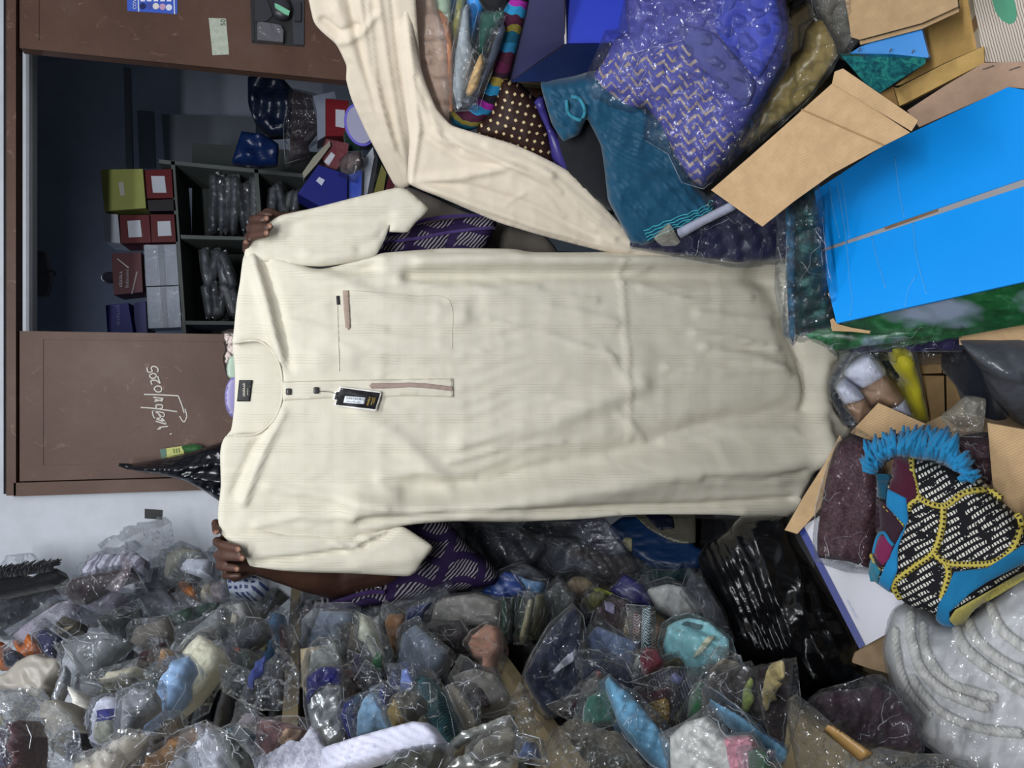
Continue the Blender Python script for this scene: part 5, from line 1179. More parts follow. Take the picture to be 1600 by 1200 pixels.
for ti, (zb, name_) in enumerate(((1.74, 'top'), (1.298, 'second'), (.843, 'third'), (.393, 'lowest'))):
    hgt = (.37, .36, .40, .40)[ti]
    for yi, yc in enumerate((1.40, 1.71, 2.02)):
        z = zb + .028; nst = int((hgt - rr.uniform(0, .08)) / .05)
        for k in range(nst):
            pr = rr.randrange(len(protos)); root = bpy.data.objects.new('garment_pack', None); COL.objects.link(root); root.empty_display_size = .05
            root.location = (-.87 + rr.uniform(-.02, .02), yc + rr.uniform(-.01, .01), z); root.rotation_euler = (0, 0, rr.uniform(-.05, .05)); z += .05
            root['label'] = 'clear-wrapped folded garment stacked in the back row of the %s left shelf' % name_; root['category'] = 'garment pack'; root['group'] = 'back row packs on the %s left shelf' % name_
            for src_ in protos[pr]:
                o = src_.copy(); COL.objects.link(o); o.parent = root
rs = Thing('stock_shelf', 'wooden shelf unit along the right wall behind the pile', 'shelf')
for zb in (.42, .86, 1.28): rs.add('shelf_board', box((1.28, 1.62, zb), (.78, 1.16, .026)), M_BD)
for yb in (1.04, 2.2): rs.add('upright', box((1.28, yb, .66), (.78, .025, 1.31)), M_BD)
rs.done()
for ti, (zb, name_) in enumerate(((.02, 'floor under the right shelf'), (.434, 'lower right shelf'), (.874, 'upper right shelf'), (1.294, 'top of the right shelf'))):
    for yi, yc in enumerate((1.26, 1.6, 1.94)):
        for xi, xc in enumerate((1.13,)):
            z = zb + .028; nst = 1 if ti == 3 else 5
            for k in range(nst):
                pr = rr.randrange(len(protos)); root = bpy.data.objects.new('garment_pack', None); COL.objects.link(root); root.empty_display_size = .05
                root.location = (xc, yc, z); root.rotation_euler = (0, 0, math.pi / 2 + rr.uniform(-.03, .03)); root.scale = (.84, 1.06, 1); z += .05
                root['label'] = 'clear-wrapped folded garment stacked on the %s' % name_; root['category'] = 'garment pack'; root['group'] = 'packs on the %s' % name_
                for src_ in protos[pr]:
                    o = src_.copy(); COL.objects.link(o); o.parent = root
for a_, b2_ in protos: bpy.data.objects.remove(a_); bpy.data.objects.remove(b2_)

# ---- top board, against the white wall
L('empty clear bag end sticking up the white wall', KA([(30, 570), (60, 440), (150, 425), (250, 420), (350, 550), (240, 590)]), '#b9bdc6', fl=0, mt='film', bulge=.015, depth=.004, name='clear_bag', cat='plastic bag')
L('dark charcoal garment in film under the black fringe', KA([(-60, 740), (250, 690), (480, 640), (535, 740), (400, 805), (200, 920), (60, 1045), (-60, 1050)]), '#23252c', .01)
fr2 = random.Random(5)
def fringe_b(t, c, i):
    st = []
    for q in range(70):
        a = q / 69; p = np.array([a * 100 - 8, 780 + 130 - a * 14]); e = p + np.array([fr2.uniform(4, 16), -fr2.uniform(12, 24)])
        P = on_plane([p, (p + e) / 2 + [fr2.uniform(-3, 3), 0], e], c.P0, c.n) + c.n * np.array([[.02], [.03], [.012]])
        st.append(tube(P, [.003, .003, .0015], 4))
    t.add('fringe', join(*st), cloth('#0e0f14', .8), i, None, 'stuff')
L('black fringed scarf bundled against the white wall', KA([(-60, 600), (100, 560), (200, 590), (260, 605), (330, 560), (440, 540), (480, 600), (400, 660), (200, 705), (-60, 760)]), '#101116', .02, fl=0, name='fringed_scarf', cat='scarf', parts=[fringe_b])
L('pale lilac rolled garment in film below the charcoal one', KA([(95, 1065), (250, 940), (450, 810), (620, 780), (560, 860), (480, 920), (400, 1000), (300, 1075), (150, 1115)]), '#a19aa8', .03)
L('tall clear bag end pointing up beside the white wall', KA([(780, 400), (900, 290), (1050, 215), (1200, 180), (1290, 135), (1310, 290), (1385, 400), (1300, 510), (1100, 570), (990, 460)]), '#8f8c8a', .0, fl=0, mt='film', bulge=.03, depth=.03, name='clear_bag', cat='plastic bag')
L('lilac garment with white stripes under the tall clear bag', KA([(630, 560), (750, 425), (940, 430), (1050, 405), (1105, 450), (1090, 560), (860, 550), (660, 600)]), '#a9a6b6', .02, mt=uvmat('lilac_stripe', lambda nt, u, v: mixc(nt, pulse(nt, math_(nt, 'ADD', u, math_(nt, 'MULTIPLY', v, .6)), .11, .5), '#7d7a88', '#b9b7c6'), .8, .2))
L('dark maroon-brown garment in film below the lilac striped one', KA([(500, 700), (560, 625), (800, 570), (1030, 530), (1065, 590), (830, 670), (640, 785), (540, 775)]), '#2e2428', .03)
L('twisted pinkish film neck across the dark maroon garment', KA([(815, 700), (950, 560), (975, 440), (1025, 420), (980, 600), (910, 720)]), '#b79aa2', .05, fl=0, mt='film', bulge=.015, depth=.01, name='clear_bag', cat='plastic bag')
L('pale lilac corner of a garment under the twisted film', KA([(640, 800), (760, 680), (830, 690), (935, 735), (870, 815), (700, 840)]), '#9a93a2', .045)
L('grey film pack with bright glints in the middle of the top shelf', KA([(520, 905), (640, 790), (930, 735), (1120, 740), (1280, 690), (1405, 830), (1320, 915), (1150, 945), (850, 885), (700, 965), (600, 955)]), '#5f5f68', .05, fl=2)
L('dark grey folded pack left of the pale card on the top shelf', KA([(1060, 560), (1290, 520), (1400, 560), (1390, 640), (1280, 700), (1060, 740)]), '#55565c', .03, fl=2)
L('rolled grey-green edge pack right of the tall clear bag', KA([(1290, 520), (1310, 440), (1420, 370), (1560, 395), (1560, 440), (1440, 450), (1330, 610), (1280, 600)]), '#6c6c62', .025)
L('pale card-stiffened pack beside the lower hand', KA([(1410, 545), (1470, 465), (1625, 470), (1620, 590), (1560, 600)]), '#a3a6b2', .04)
L('white film tail hanging just under the lower hand', KCc([(225, 200), (230, 20), (270, -60), (290, 130), (420, 190), (330, 260), (280, 290)]), '#aeb2bb', .03, fl=0, mt='film', bulge=.02, depth=.02, name='clear_bag', cat='plastic bag')
L('black-green garment in film below the grey glinting pack', KA([(780, 970), (1100, 850), (1110, 930), (1060, 1070), (960, 1080), (880, 1010)]), '#1c211f', .06)
L('olive-brown garment with tan corner on the top shelf', KA([(415, 1010), (500, 910), (625, 960), (610, 1010), (470, 1070)]), '#3a352c', .07, parts=[P_('folded_corner', KA([(470, 1060), (530, 1010), (600, 1005), (520, 1045)]), '#8a8068')])
L('taupe garment in film between black-green and dark green', KA([(1020, 1130), (1080, 1000), (1310, 930), (1295, 1040), (1200, 1190), (1100, 1170)]), '#6a645c', .07)
L('dark bottle-green garment slab on the top shelf', KA([(1295, 1040), (1310, 920), (1490, 840), (1510, 905), (1360, 1070)]), '#143222', .06)
L('small orange-brown satin corner below the pale card', KA([(1375, 650), (1400, 588), (1460, 620), (1525, 705), (1520, 775), (1440, 735)]), '#a4622a', .06, mt='satin')
L('black and beige striped pack beside the orange corner', KA([(1430, 560), (1600, 600), (1640, 700), (1560, 790), (1530, 700), (1470, 600)]), '#3c3f38', .05)
L('cream striped garment edge under the lower hand', KCc([(165, 340), (230, 220), (265, 330), (262, 385), (180, 390)]), '#b3a58c', .06)
L('mauve-grey garment in film beside the cream striped edge', KCc([(235, 300), (300, 190), (370, 230), (380, 340), (330, 390), (260, 380)]), '#7d7478', .055)
L('navy and white checked garment in film under the raised forearm', KCc([(375, 245), (470, 190), (600, 200), (650, 240), (560, 345), (460, 345), (390, 325)]), '#2a3a66', .05, mt=uvmat('navy_check', lambda nt, u, v: mixc(nt, math_(nt, 'MULTIPLY', pulse(nt, u, .09, .55), pulse(nt, v, .09, .55)), '#9aa2b0', '#22315e'), .7, .2))
L('long olive-grey garment slab leaning beside the shelf board', KCc([(480, 610), (520, 500), (690, 300), (760, 290), (810, 325), (600, 510), (530, 610)]), '#6d6f66', .05)
L('grey garment with cream lace patch beside the olive-grey slab', KCc([(300, 540), (375, 430), (500, 405), (520, 520), (420, 600), (340, 570)]), '#8b8a88', .06, parts=[P_('lace_patch', KCc([(385, 540), (430, 500), (485, 520), (460, 570), (400, 580)]), '#b5aa92')])
L('dark green slab in grey film at the middle of the top shelf', KCc([(-20, 610), (-10, 480), (190, 420), (355, 400), (200, 530), (60, 650)]), '#1e3a2e', .065, fl=2)
L('grey film pack lying over the dark green slab', KCc([(-20, 810), (60, 660), (250, 500), (345, 430), (310, 600), (180, 660), (60, 780)]), '#6a6d70', .075, fl=2)
# ---- lower part of the top board
L('three-lobed orange satin fold at the left edge', KB([(95, 215), (130, 195), (175, 250), (215, 150), (262, 182), (330, 265), (345, 315), (200, 335), (180, 355), (140, 300)]), '#a85a1e', .10, fl=0, mt='satin', folds=[(.008, 9, 85, .6)], name='satin_scarf', cat='scarf')
L('orange strip at the very left edge of the photo', KB([(-60, 210), (20, 215), (38, 380), (-60, 395)]), '#a65c22', .10, fl=0, mt='satin', name='satin_scarf', cat='scarf')
L('navy film pack beside the orange satin fold', KB([(280, 165), (350, 98), (475, 180), (415, 325), (340, 300)]), '#15163c', .095)
L('black glinting film pack under the orange satin fold', KB([(30, 290), (100, 275), (165, 340), (185, 400), (100, 420), (40, 395)]), '#1a1d2c', .11)
L('large grey-beige paper bag at the left edge', KB([(-60, 520), (80, 470), (200, 360), (320, 310), (400, 340), (525, 350), (535, 430), (440, 560), (405, 690), (330, 690), (250, 630), (80, 600), (-60, 620)]), '#87827a', .13, fl=0, mt='paint', bulge=.035, crum=(.012, 24), name='paper_bag', cat='bag')
L('lower grey-beige folded bag with a dark opening', KB([(385, 720), (480, 690), (560, 690), (640, 830), (705, 940), (620, 930), (540, 1040), (520, 1140), (440, 1030), (400, 860)]), '#807b72', .14, fl=0, mt='paint', bulge=.03, crum=(.01, 22), name='paper_bag', cat='bag')
L('black garment inside the dark bag opening', KB([(515, 1140), (540, 1040), (620, 925), (705, 935), (660, 1030), (560, 1110)]), '#131315', .135, fl=0, name='black_cloth', cat='cloth')
L('white folded edge beside the lower grey-beige bag', KB([(525, 560), (600, 600), (700, 700), (725, 800), (705, 925), (640, 830), (580, 700)]), '#b5b3ac', .135, fl=0)
L('pointed grey film bag with a silver fold', KB([(500, 260), (570, 310), (680, 480), (695, 545), (620, 615), (540, 545), (520, 390)]), '#8d9096', .13, fl=2)
L('silver foil fold standing between the two paper bags', KB([(395, 690), (440, 560), (515, 395), (545, 440), (530, 570), (470, 700)]), '#b9bcc2', .15, fl=0, mt='foil', bulge=.015, depth=.01, name='foil_pack', cat='plastic bag')
L('black and grey striped slab running down the middle', KB([(645, 630), (690, 480), (800, 330), (900, 230), (1025, 265), (860, 390), (760, 530), (710, 650)]), '#3a3b42', .10, folds=[(.005, 8, 130, .6)])
L('cluster of smoky film packs below the grey glinting pack', KB([(510, 235), (680, 190), (850, 190), (990, 205), (900, 265), (780, 390), (700, 480), (600, 330)]), '#54585c', .085, fl=2)
L('pale beige pleated garment edge in the middle', KB([(760, 530), (880, 450), (1060, 405), (1055, 485), (880, 530)]), '#a09a86', .09, folds=[(.004, 5, 155, .3)])
L('dark olive garment behind the white roll with navy band', KB([(760, 640), (830, 540), (1050, 490), (1060, 560), (960, 600), (850, 640)]), '#3b3a30', .085)
L('maroon-brown garment slab leaning near the light blue pack', KB([(1035, 570), (1085, 310), (1200, 250), (1295, 210), (1250, 285), (1140, 420), (1105, 590)]), '#4a2f30', .10)
L('small emerald strip beside the maroon-brown slab', KB([(1165, 590), (1180, 410), (1245, 365), (1225, 550)]), '#14502f', .105)
L('tan fur-trimmed strip beside the emerald strip', KB([(1230, 450), (1260, 290), (1310, 270), (1320, 330), (1270, 460)]), '#8d6a44', .10)
L('cream garment in film rising to a point', [(284, 1020), (296, 1005), (310, 992), (318, 994), (338, 1012), (343, 1028), (340, 1046), (320, 1072), (300, 1096), (262, 1127), (238, 1132), (262, 1100), (288, 1060), (297, 1035)], '#c6c2ac', .125, folds=[(.004, 14, 110, .8)])
L('light blue satin garment rolled in film', KB([(1055, 810), (1200, 700), (1240, 520), (1380, 350), (1480, 325), (1495, 385), (1440, 480), (1440, 590), (1330, 730), (1260, 880), (1150, 905), (1060, 890)]), '#86a3c6', .13, folds=[(.004, 12, 125, .8)])
def rollp(t, c, i):
    t.add('navy_band', c.patch(KB([(800, 770), (935, 750), (922, 840), (808, 862)]), .003, .004, 4, .2), cloth('#1c1f66', .6), i)
    t.add('beige_panel', c.patch(KB([(800, 862), (922, 842), (905, 960), (860, 1005), (790, 1015)]), .003, .003, 4, .2), cloth('#8f8f84', .7), i)
L('white rolled garment with navy band in film', KB([(715, 995), (730, 760), (755, 690), (850, 640), (935, 660), (945, 740), (925, 850), (905, 965), (860, 1010), (780, 1020)]), '#bfc0cf', .13, parts=[rollp])
L('smoky film pack between the white roll and the light blue one', KB([(940, 900), (960, 640), (1050, 580), (1210, 590), (1220, 690), (1080, 800), (1040, 900), (960, 960)]), '#6d7076', .11, fl=2)
L('dark taupe curved strap at the lower left', KB([(870, 1230), (1000, 1060), (1150, 950), (1285, 955), (1260, 1040), (1080, 1150), (1000, 1230)]), '#4a443f', .17, fl=1)
L('brown-grey garment roll beside the dark taupe strap', KB([(1200, 930), (1300, 840), (1400, 800), (1420, 860), (1330, 960), (1260, 1000)]), '#6a5f54', .15)
L('golden-brown furry garment in film at the lower left', KB([(1050, 1230), (1250, 1050), (1400, 950), (1610, 850), (1620, 980), (1420, 1060), (1300, 1130), (1190, 1230)]), '#6d4f30', .16, crum=(.01, 9))
L('cream film-wrapped garment below the paper bags', KB([(540, 1230), (640, 1150), (760, 1080), (960, 950), (1140, 930), (960, 1075), (840, 1230)]), '#b3aca0', .16, fl=2)
L('large silver film bag at the lower left', KB([(180, 1230), (130, 900), (150, 720), (280, 640), (380, 780), (415, 1010), (515, 1135), (530, 1230)]), '#7a7d80', .17, fl=0, mt='film', bulge=.05, crum=(.012, 22))
L('greige film pack at the left edge above the blue slabs', KB([(-60, 640), (80, 600), (250, 635), (150, 720), (110, 830), (-60, 880)]), '#8a8c8e', .155, fl=2)
L('navy slab at the bottom left corner', KB([(-60, 940), (40, 870), (62, 1230), (-60, 1230)]), '#1d2250', .16)
L('steel blue slab with yellow cord at the bottom left', KB([(58, 860), (105, 840), (112, 1230), (60, 1230)]), '#4a5f8c', .165, parts=[lambda t, c, i: t.add('yellow_cord', c.line(KB([(55, 830), (60, 900), (45, 1050), (35, 1200)]), .003, .006, 4), cloth('#8f8d3a'), i)])
L('dark maroon slab next to the steel blue slab', KB([(108, 845), (140, 825), (195, 960), (180, 1230), (112, 1230)]), '#3a2026', .165)
L('grey lilac film pack at the bottom beside the golden-brown one', KB([(1300, 1230), (1420, 1100), (1540, 990), (1640, 930), (1650, 1230)]), '#5c5e64', .15, fl=2)
# ---- right of the cream pack, still on the top board
L('slim teal-blue and yellow slab standing by the shelf board', KCc([(640, 945), (672, 740), (680, 590), (750, 480), (782, 600), (772, 720), (695, 885)]), '#2f587c', .09, parts=[P_('yellow_edge', KCc([(680, 780), (710, 690), (725, 700), (700, 800)]), '#8f9040')])
L('dark grey film pack left of the slim teal-blue slab', KCc([(435, 650), (560, 590), (650, 550), (665, 640), (585, 725), (470, 785)]), '#3f4148', .08)
L('small grey-green bottle-shaped pack with a red tip', KCc([(455, 965), (470, 830), (500, 780), (555, 785), (565, 900), (520, 970)]), '#3e4a46', .09, parts=[P_('red_tip', KCc([(465, 800), (490, 780), (505, 800), (480, 815)]), '#a05040')])
L('violet-grey film pack beside the cream pointed garment', KCc([(310, 800), (330, 640), (430, 650), (470, 780), (420, 900), (330, 900)]), '#5a5a64', .085, fl=2)
L('red-tipped dark pack right beside the shelf board', KCc([(780, 640), (790, 595), (830, 600), (845, 760), (830, 900), (790, 800)]), '#4a3036', .07)
L('wide clear film pack with navy inside left of the shelf board', KCc([(320, 920), (400, 870), (560, 940), (640, 930), (700, 860), (800, 765), (865, 900), (865, 1150), (760, 1210), (560, 1210), (340, 1110)]), '#4f535c', .11, fl=0, mt='film', crum=(.012, 20), parts=[P_('navy_cloth', KCc([(560, 1080), (640, 900), (700, 840), (680, 960), (600, 1090)]), '#2b3566')])
L('grey-mauve garment in film at the bottom middle', KD([(430, 880), (520, 770), (640, 800), (630, 1010), (560, 1110), (440, 1000)]), '#7c7478', .14)
L('rosy brown garment in film beside the grey-mauve one', KD([(635, 820), (780, 830), (900, 870), (985, 905), (820, 1000), (700, 1095), (620, 1075)]), '#7d5c5c', .15, parts=[P_('peach_fold', KD([(800, 1000), (860, 900), (975, 910), (930, 985), (830, 1020)]), '#b0937c')])
L('teal ribbed cuff poking out beside the grey-mauve garment', KD([(325, 930), (420, 880), (475, 950), (445, 1020), (360, 970)]), '#3a5a66', .145, folds=[(.004, 4, 90, .2)])
L('grey lilac film bundle at the bottom edge', KD([(180, 1240), (180, 1000), (230, 880), (330, 960), (385, 1120), (405, 1240)]), '#8d8f98', .15, fl=2)
L('dark hollow film pack behind the grey lilac bundle', KD([(350, 1000), (420, 960), (560, 1110), (480, 1200), (400, 1180)]), '#2f3230', .13)
def lacew(nt, u, v): return mixc(nt, ramp(nt, noise(nt, 13, 3, .6, coord='UV', dist=1).outputs[0], [(.45, (0, 0, 0, 1)), (.55, (1, 1, 1, 1))]), '#c2c3d0', '#a5a6b6')
L('white embroidered cloth at the bottom edge', KD([(430, 1240), (600, 1120), (720, 1080), (870, 980), (940, 1000), (1030, 870), (1100, 920), (1130, 1020), (1185, 1060), (1195, 1240)]), '#c2c3d0', .2, fl=0, mt=uvmat('white_lace', lacew, .8, .6), name='embroidered_cloth', cat='cloth', folds=[(.006, 22, 125, .9)])
L('plain white sleeve lying across the bottom edge', [(505, 1168), (560, 1150), (600, 1139), (645, 1127), (670, 1130), (688, 1154), (691, 1171), (670, 1173), (630, 1176), (570, 1193), (520, 1210), (500, 1212)], '#b4b5c6', .2, fl=0, name='white_sleeve', cat='garment', folds=[(.006, 14, -16, .8)])
# ---- second board
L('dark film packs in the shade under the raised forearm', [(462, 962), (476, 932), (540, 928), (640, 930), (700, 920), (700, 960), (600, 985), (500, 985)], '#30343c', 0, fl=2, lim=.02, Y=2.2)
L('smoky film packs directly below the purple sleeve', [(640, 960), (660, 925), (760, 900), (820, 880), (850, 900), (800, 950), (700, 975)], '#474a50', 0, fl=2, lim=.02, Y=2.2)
L('small beige carton beside the front of the second shelf', KD([(945, 270), (1110, 238), (1115, 285), (1015, 315), (1005, 660), (955, 560)]), '#a1947a', .05, fl=0, mt='paint', name='beige_carton', cat='box', bulge=.008, soft_=0, depth=.12)
L('white-edged grey pack behind the shelf board end', KCc([(945, 740), (955, 540), (1055, 445), (1105, 465), (1045, 640), (1000, 760)]), '#8e9094', .04)
L('blue-grey film pack at the start of the second shelf', KCc([(1000, 760), (1050, 600), (1100, 470), (1330, 480), (1330, 560), (1250, 610), (1200, 720), (1130, 770)]), '#5c6676', .055, fl=2)
L('clear film pack with grey cloth over the navy and silver pack', KCc([(1010, 1000), (1030, 800), (1120, 760), (1230, 720), (1260, 900), (1130, 930), (1050, 990)]), '#767a76', .07, fl=2)
def nav(t, c, i): t.add('navy_panel', c.patch(KD([(1000, 720), (1000, 510), (1110, 430), (1262, 420), (1270, 565), (1160, 570), (1060, 650)]), .003, .004, 4, .2), paint('#1a1a5c', .35), i)
L('navy and silver foil pack standing at the front of the second shelf', KD([(1000, 710), (1000, 510), (1110, 430), (1262, 420), (1275, 570), (1292, 970), (1170, 1005), (1100, 925), (1040, 905)]), '#aeb0b2', .09, mt='foil', parts=[nav], R=14)
L('maroon satin pack beside the navy and silver one', KD([(1270, 560), (1270, 440), (1330, 425), (1395, 500), (1375, 600), (1310, 705), (1278, 695)]), '#4c2124', .085, mt='satin')
L('dark blue pack between maroon satin and light blue', KD([(1258, 780), (1300, 690), (1385, 640), (1395, 900), (1330, 975), (1270, 835)]), '#1f2766', .09)
L('rounded light blue denim-like pack on the second shelf', [(557, 1150), (559, 1114), (570, 1090), (582, 1081), (592, 1085), (602, 1110), (610, 1137), (584, 1146)], '#7c9fbc', .11)
slabs2 = [('near-black slim pack, first behind the blue-grey film pack', KCc([(1255, 810), (1260, 620), (1322, 575), (1345, 760), (1300, 870)]), '#26282c'),
    ('olive-brown slim pack between near-black and silver packs', KCc([(1315, 870), (1340, 565), (1420, 640), (1455, 820), (1445, 1005), (1380, 965)]), '#4c453c'),
    ('silver-yellow crinkled slim pack under the purple sleeve', KCc([(1400, 640), (1408, 490), (1480, 540), (1545, 700), (1600, 810), (1560, 870), (1500, 800)]), '#a3a08a'),
    ('silver-olive slim pack next to the green tuck', KE([(-5, 590), (20, 400), (92, 470), (160, 690), (182, 790), (120, 745), (60, 630)]), '#9b9c8c'),
    ('small green tuck at the foot of the silver slim packs', KE([(105, 770), (150, 690), (188, 720), (182, 850), (128, 830)]), '#1a4a2c'),
    ('silver-grey slim pack beside the bronze one', KE([(105, 460), (160, 405), (232, 590), (275, 690), (245, 870), (200, 810), (150, 630)]), '#8b8d8e'),
    ('bronze pleated slim pack on the second shelf', KE([(205, 460), (240, 395), (362, 405), (335, 520), (285, 735), (250, 630)]), '#7a5638'),
    ('navy glinting slim pack under the purple frill', KE([(350, 460), (388, 350), (565, 305), (490, 430), (385, 540)]), '#27345c'),
    ('dark purple slim pack at the front of the second shelf', KE([(-60, 960), (-40, 700), (62, 740), (84, 900), (50, 1020)]), '#272038'),
    ('black slim pack with a round stud', KE([(55, 910), (98, 835), (152, 858), (184, 960), (162, 1110), (110, 1020)]), '#17171c'),
    ('thin navy slim pack beside the studded black one', KE([(166, 1010), (210, 955), (234, 1020), (224, 1120), (188, 1100)]), '#1c1f54'),
    ('midnight blue slim pack left of the periwinkle one', KE([(235, 970), (278, 805), (324, 880), (344, 965), (290, 1020)]), '#20264e'),
    ('periwinkle satin slim pack on the second shelf', KE([(326, 970), (338, 838), (392, 828), (436, 965), (400, 1020)]), '#6a7cb8')]
for q, (lb, p, c_) in enumerate(slabs2): L(lb, p, c_, .06 + .002 * q, folds=[(.004, 7, 78, .6)])
L('big blue-grey film pack in the middle of the second shelf', KE([(295, 840), (340, 560), (390, 515), (450, 478), (545, 560), (705, 700), (640, 805), (520, 890), (430, 905), (380, 865)]), '#5d6674', .10, fl=2)
L('dark brown garment in film behind the big blue-grey pack', KE([(590, 610), (620, 475), (785, 465), (858, 560), (800, 650), (660, 690)]), '#261f22', .07)
L('taupe film bag hanging below the purple sleeve', KE([(555, 510), (600, 320), (700, 265), (920, 235), (1095, 300), (1095, 485), (830, 480), (700, 490)]), '#6d6964', .075, fl=2, crum=(.01, 20))
L('peach pleated garment in film in front of the green pile', KE([(855, 630), (900, 560), (1000, 475), (1085, 500), (1095, 645), (1055, 725), (1045, 840), (960, 830), (970, 730), (900, 730)]), '#9c7360', .09, folds=[(.006, 8, 100, .8)])
for q in range(6):
    x = 1092 + q * 33
    L('%s dark green wrapped pack counting from the peach garment' % ('first second third fourth fifth sixth'.split()[q]), KE([(x, 575), (x - 2, 310), (x + 20, 265), (x + 33, 275), (x + 34, 560), (x + 18, 578)]), '#0f3a22', .07 + .001 * q, folds=[], crum=(.002, 10), g=2, group='dark green packs under the blue films')
L('beige wrapped pack leaning beside the green packs', KE([(1258, 575), (1325, 295), (1345, 280), (1372, 285), (1340, 420), (1300, 570)]), '#8b8568', .085)
L('second beige wrapped pack leaning, further from the green packs', KE([(1325, 565), (1385, 265), (1435, 240), (1425, 400), (1362, 550)]), '#7c7860', .085)
L('crumpled royal blue film on top of the green packs', KE([(965, 225), (1060, 110), (1150, 60), (1250, 90), (1300, 180), (1330, 255), (1100, 285)]), '#20448c', .095, mt='satin', crum=(.014, 12))
L('blue and white film crumple right of the royal blue film', KE([(1250, 100), (1340, 130), (1445, 150), (1425, 235), (1335, 262), (1300, 180)]), '#5a7ca0', .09, crum=(.012, 11))
L('grey-green film packs right of the beige leaning ones', KE([(1350, 560), (1425, 400), (1440, 250), (1560, 150), (1700, 250), (1600, 420), (1500, 520)]), '#3e4240', .06, fl=2)
L('gold-brown rolled pack left of the olive one', KG([(225, 770), (280, 668), (345, 690), (366, 830), (280, 865)]), '#7a683c', .13)
L('beige-gold rolled pack right of the olive one', KG([(385, 830), (430, 728), (482, 708), (535, 835), (450, 842)]), '#8b7a52', .13)
L('olive knotted garment between two golden rolls', KG([(310, 690), (360, 588), (475, 620), (486, 710), (420, 745), (380, 815), (350, 745)]), '#35332a', .12)
L('teal garment with fine stripes slanting down the second shelf', KG([(455, 560), (490, 488), (595, 590), (645, 660), (705, 820), (745, 960), (690, 1030), (620, 940), (520, 770)]), '#1f4a50', .14, mt=uvmat('teal_stripe', lambda nt, u, v: mixc(nt, pulse(nt, math_(nt, 'ADD', u, v), .06, .35), '#1d474e', '#2f6068'), .7, .2))
L('dark olive-grey slab beside the teal striped garment', KG([(595, 630), (700, 558), (765, 680), (835, 830), (875, 905), (760, 960), (700, 810)]), '#33322e', .135)
L('taupe slim slab between dark olive and maroon packs', KG([(700, 560), (762, 538), (835, 660), (938, 850), (900, 885), (830, 800)]), '#6d665a', .14)
L('clear film pack with wine-red garment inside beside the plank', KG([(735, 490), (830, 440), (960, 440), (1065, 470), (1130, 570), (1195, 685), (1120, 705), (1040, 745), (900, 750), (850, 655)]), '#75706a', .13, fl=2, crum=(.012, 18), parts=[P_('wine_cloth', KG([(865, 650), (960, 600), (1035, 740), (920, 765)]), '#351a26')])
L('taupe film pack draped over the lower plank', KG([(1185, 670), (1260, 520), (1335, 600), (1385, 820), (1455, 865), (1330, 965), (1240, 985), (1200, 840)]), '#7a7264', .17, fl=0, mt='film', name='clear_bag', cat='plastic bag')
L('whitish crumpled polythene sheet at the bottom middle', KG([(635, 1070), (790, 930), (840, 908), (1000, 850), (1180, 778), (1225, 800), (1180, 875), (960, 975), (760, 1095), (620, 1210), (595, 1165)]), '#a9aaa6', .19, fl=0, mt='foil', name='polythene_sheet', cat='plastic bag', crum=(.012, 18))
L('second whitish polythene sheet under the first one', KG([(640, 1240), (700, 1150), (950, 1060), (1200, 1040), (1265, 1090), (1255, 1150), (1180, 1240)]), '#9fa09c', .19, fl=0, mt='foil', name='polythene_sheet', cat='plastic bag', crum=(.012, 18))
L('brown film pack between the two polythene sheets', KG([(900, 1040), (960, 975), (1180, 880), (1250, 980), (1200, 1040), (950, 1065)]), '#5c574c', .165, fl=2)
L('small blue cloth corner in film at the bottom', KG([(1240, 1120), (1310, 985), (1365, 1000), (1398, 1120)]), '#33405e', .18)
L('dark olive garment under the white sleeve', KG([(150, 1240), (330, 1110), (520, 1050), (640, 1060), (600, 1150), (560, 1240)]), '#2f2f24', .16)
# ---- third board and below
L('navy tracksuit pack with a white stripe', KH([(15, 960), (60, 860), (170, 680), (290, 560), (332, 620), (335, 960), (300, 1105), (160, 1210), (60, 1065)]), '#1a2036', .10, crum=(.006, 26), parts=[P_('white_stripe', KH([(160, 950), (220, 880), (292, 828), (272, 900), (170, 965)]), '#a3a6b2')])
L('slate blue garment in film beside the navy tracksuit', KH([(365, 750), (430, 678), (600, 750), (675, 780), (645, 955), (560, 905), (400, 855)]), '#61718f', .09)
L('white rolled edge of a garment by the slate blue one', KH([(640, 955), (665, 860), (690, 870), (680, 940), (655, 970)]), '#aaa69c', .095)
L('black-navy garment below the slate blue one', KH([(335, 880), (480, 878), (620, 920), (725, 1020), (700, 1060), (560, 1020), (450, 1008), (345, 1018)]), '#161c30', .10)
L('small red triangle of cloth among dark packs', KH([(418, 985), (432, 940), (470, 975)]), '#9c2a22', .12, fl=0, bulge=.006, name='red_cloth', cat='cloth')
L('grey film pack under the red triangle of cloth', KH([(345, 1020), (420, 985), (470, 1000), (460, 1060), (380, 1120), (345, 1090)]), '#5c5a56', .11, fl=2)
L('dark maroon film pack at the foot of the navy tracksuit', KH([(270, 1180), (330, 1090), (360, 1110), (350, 1200), (300, 1220)]), '#2c1a24', .12)
L('brown garment pack with a lilac label', KH([(425, 590), (520, 508), (620, 540), (640, 600), (600, 720), (560, 700), (430, 625)]), '#38282c', .08, parts=[P_('label', KH([(470, 540), (528, 565), (525, 625), (475, 595)]), '#8d88a8')])
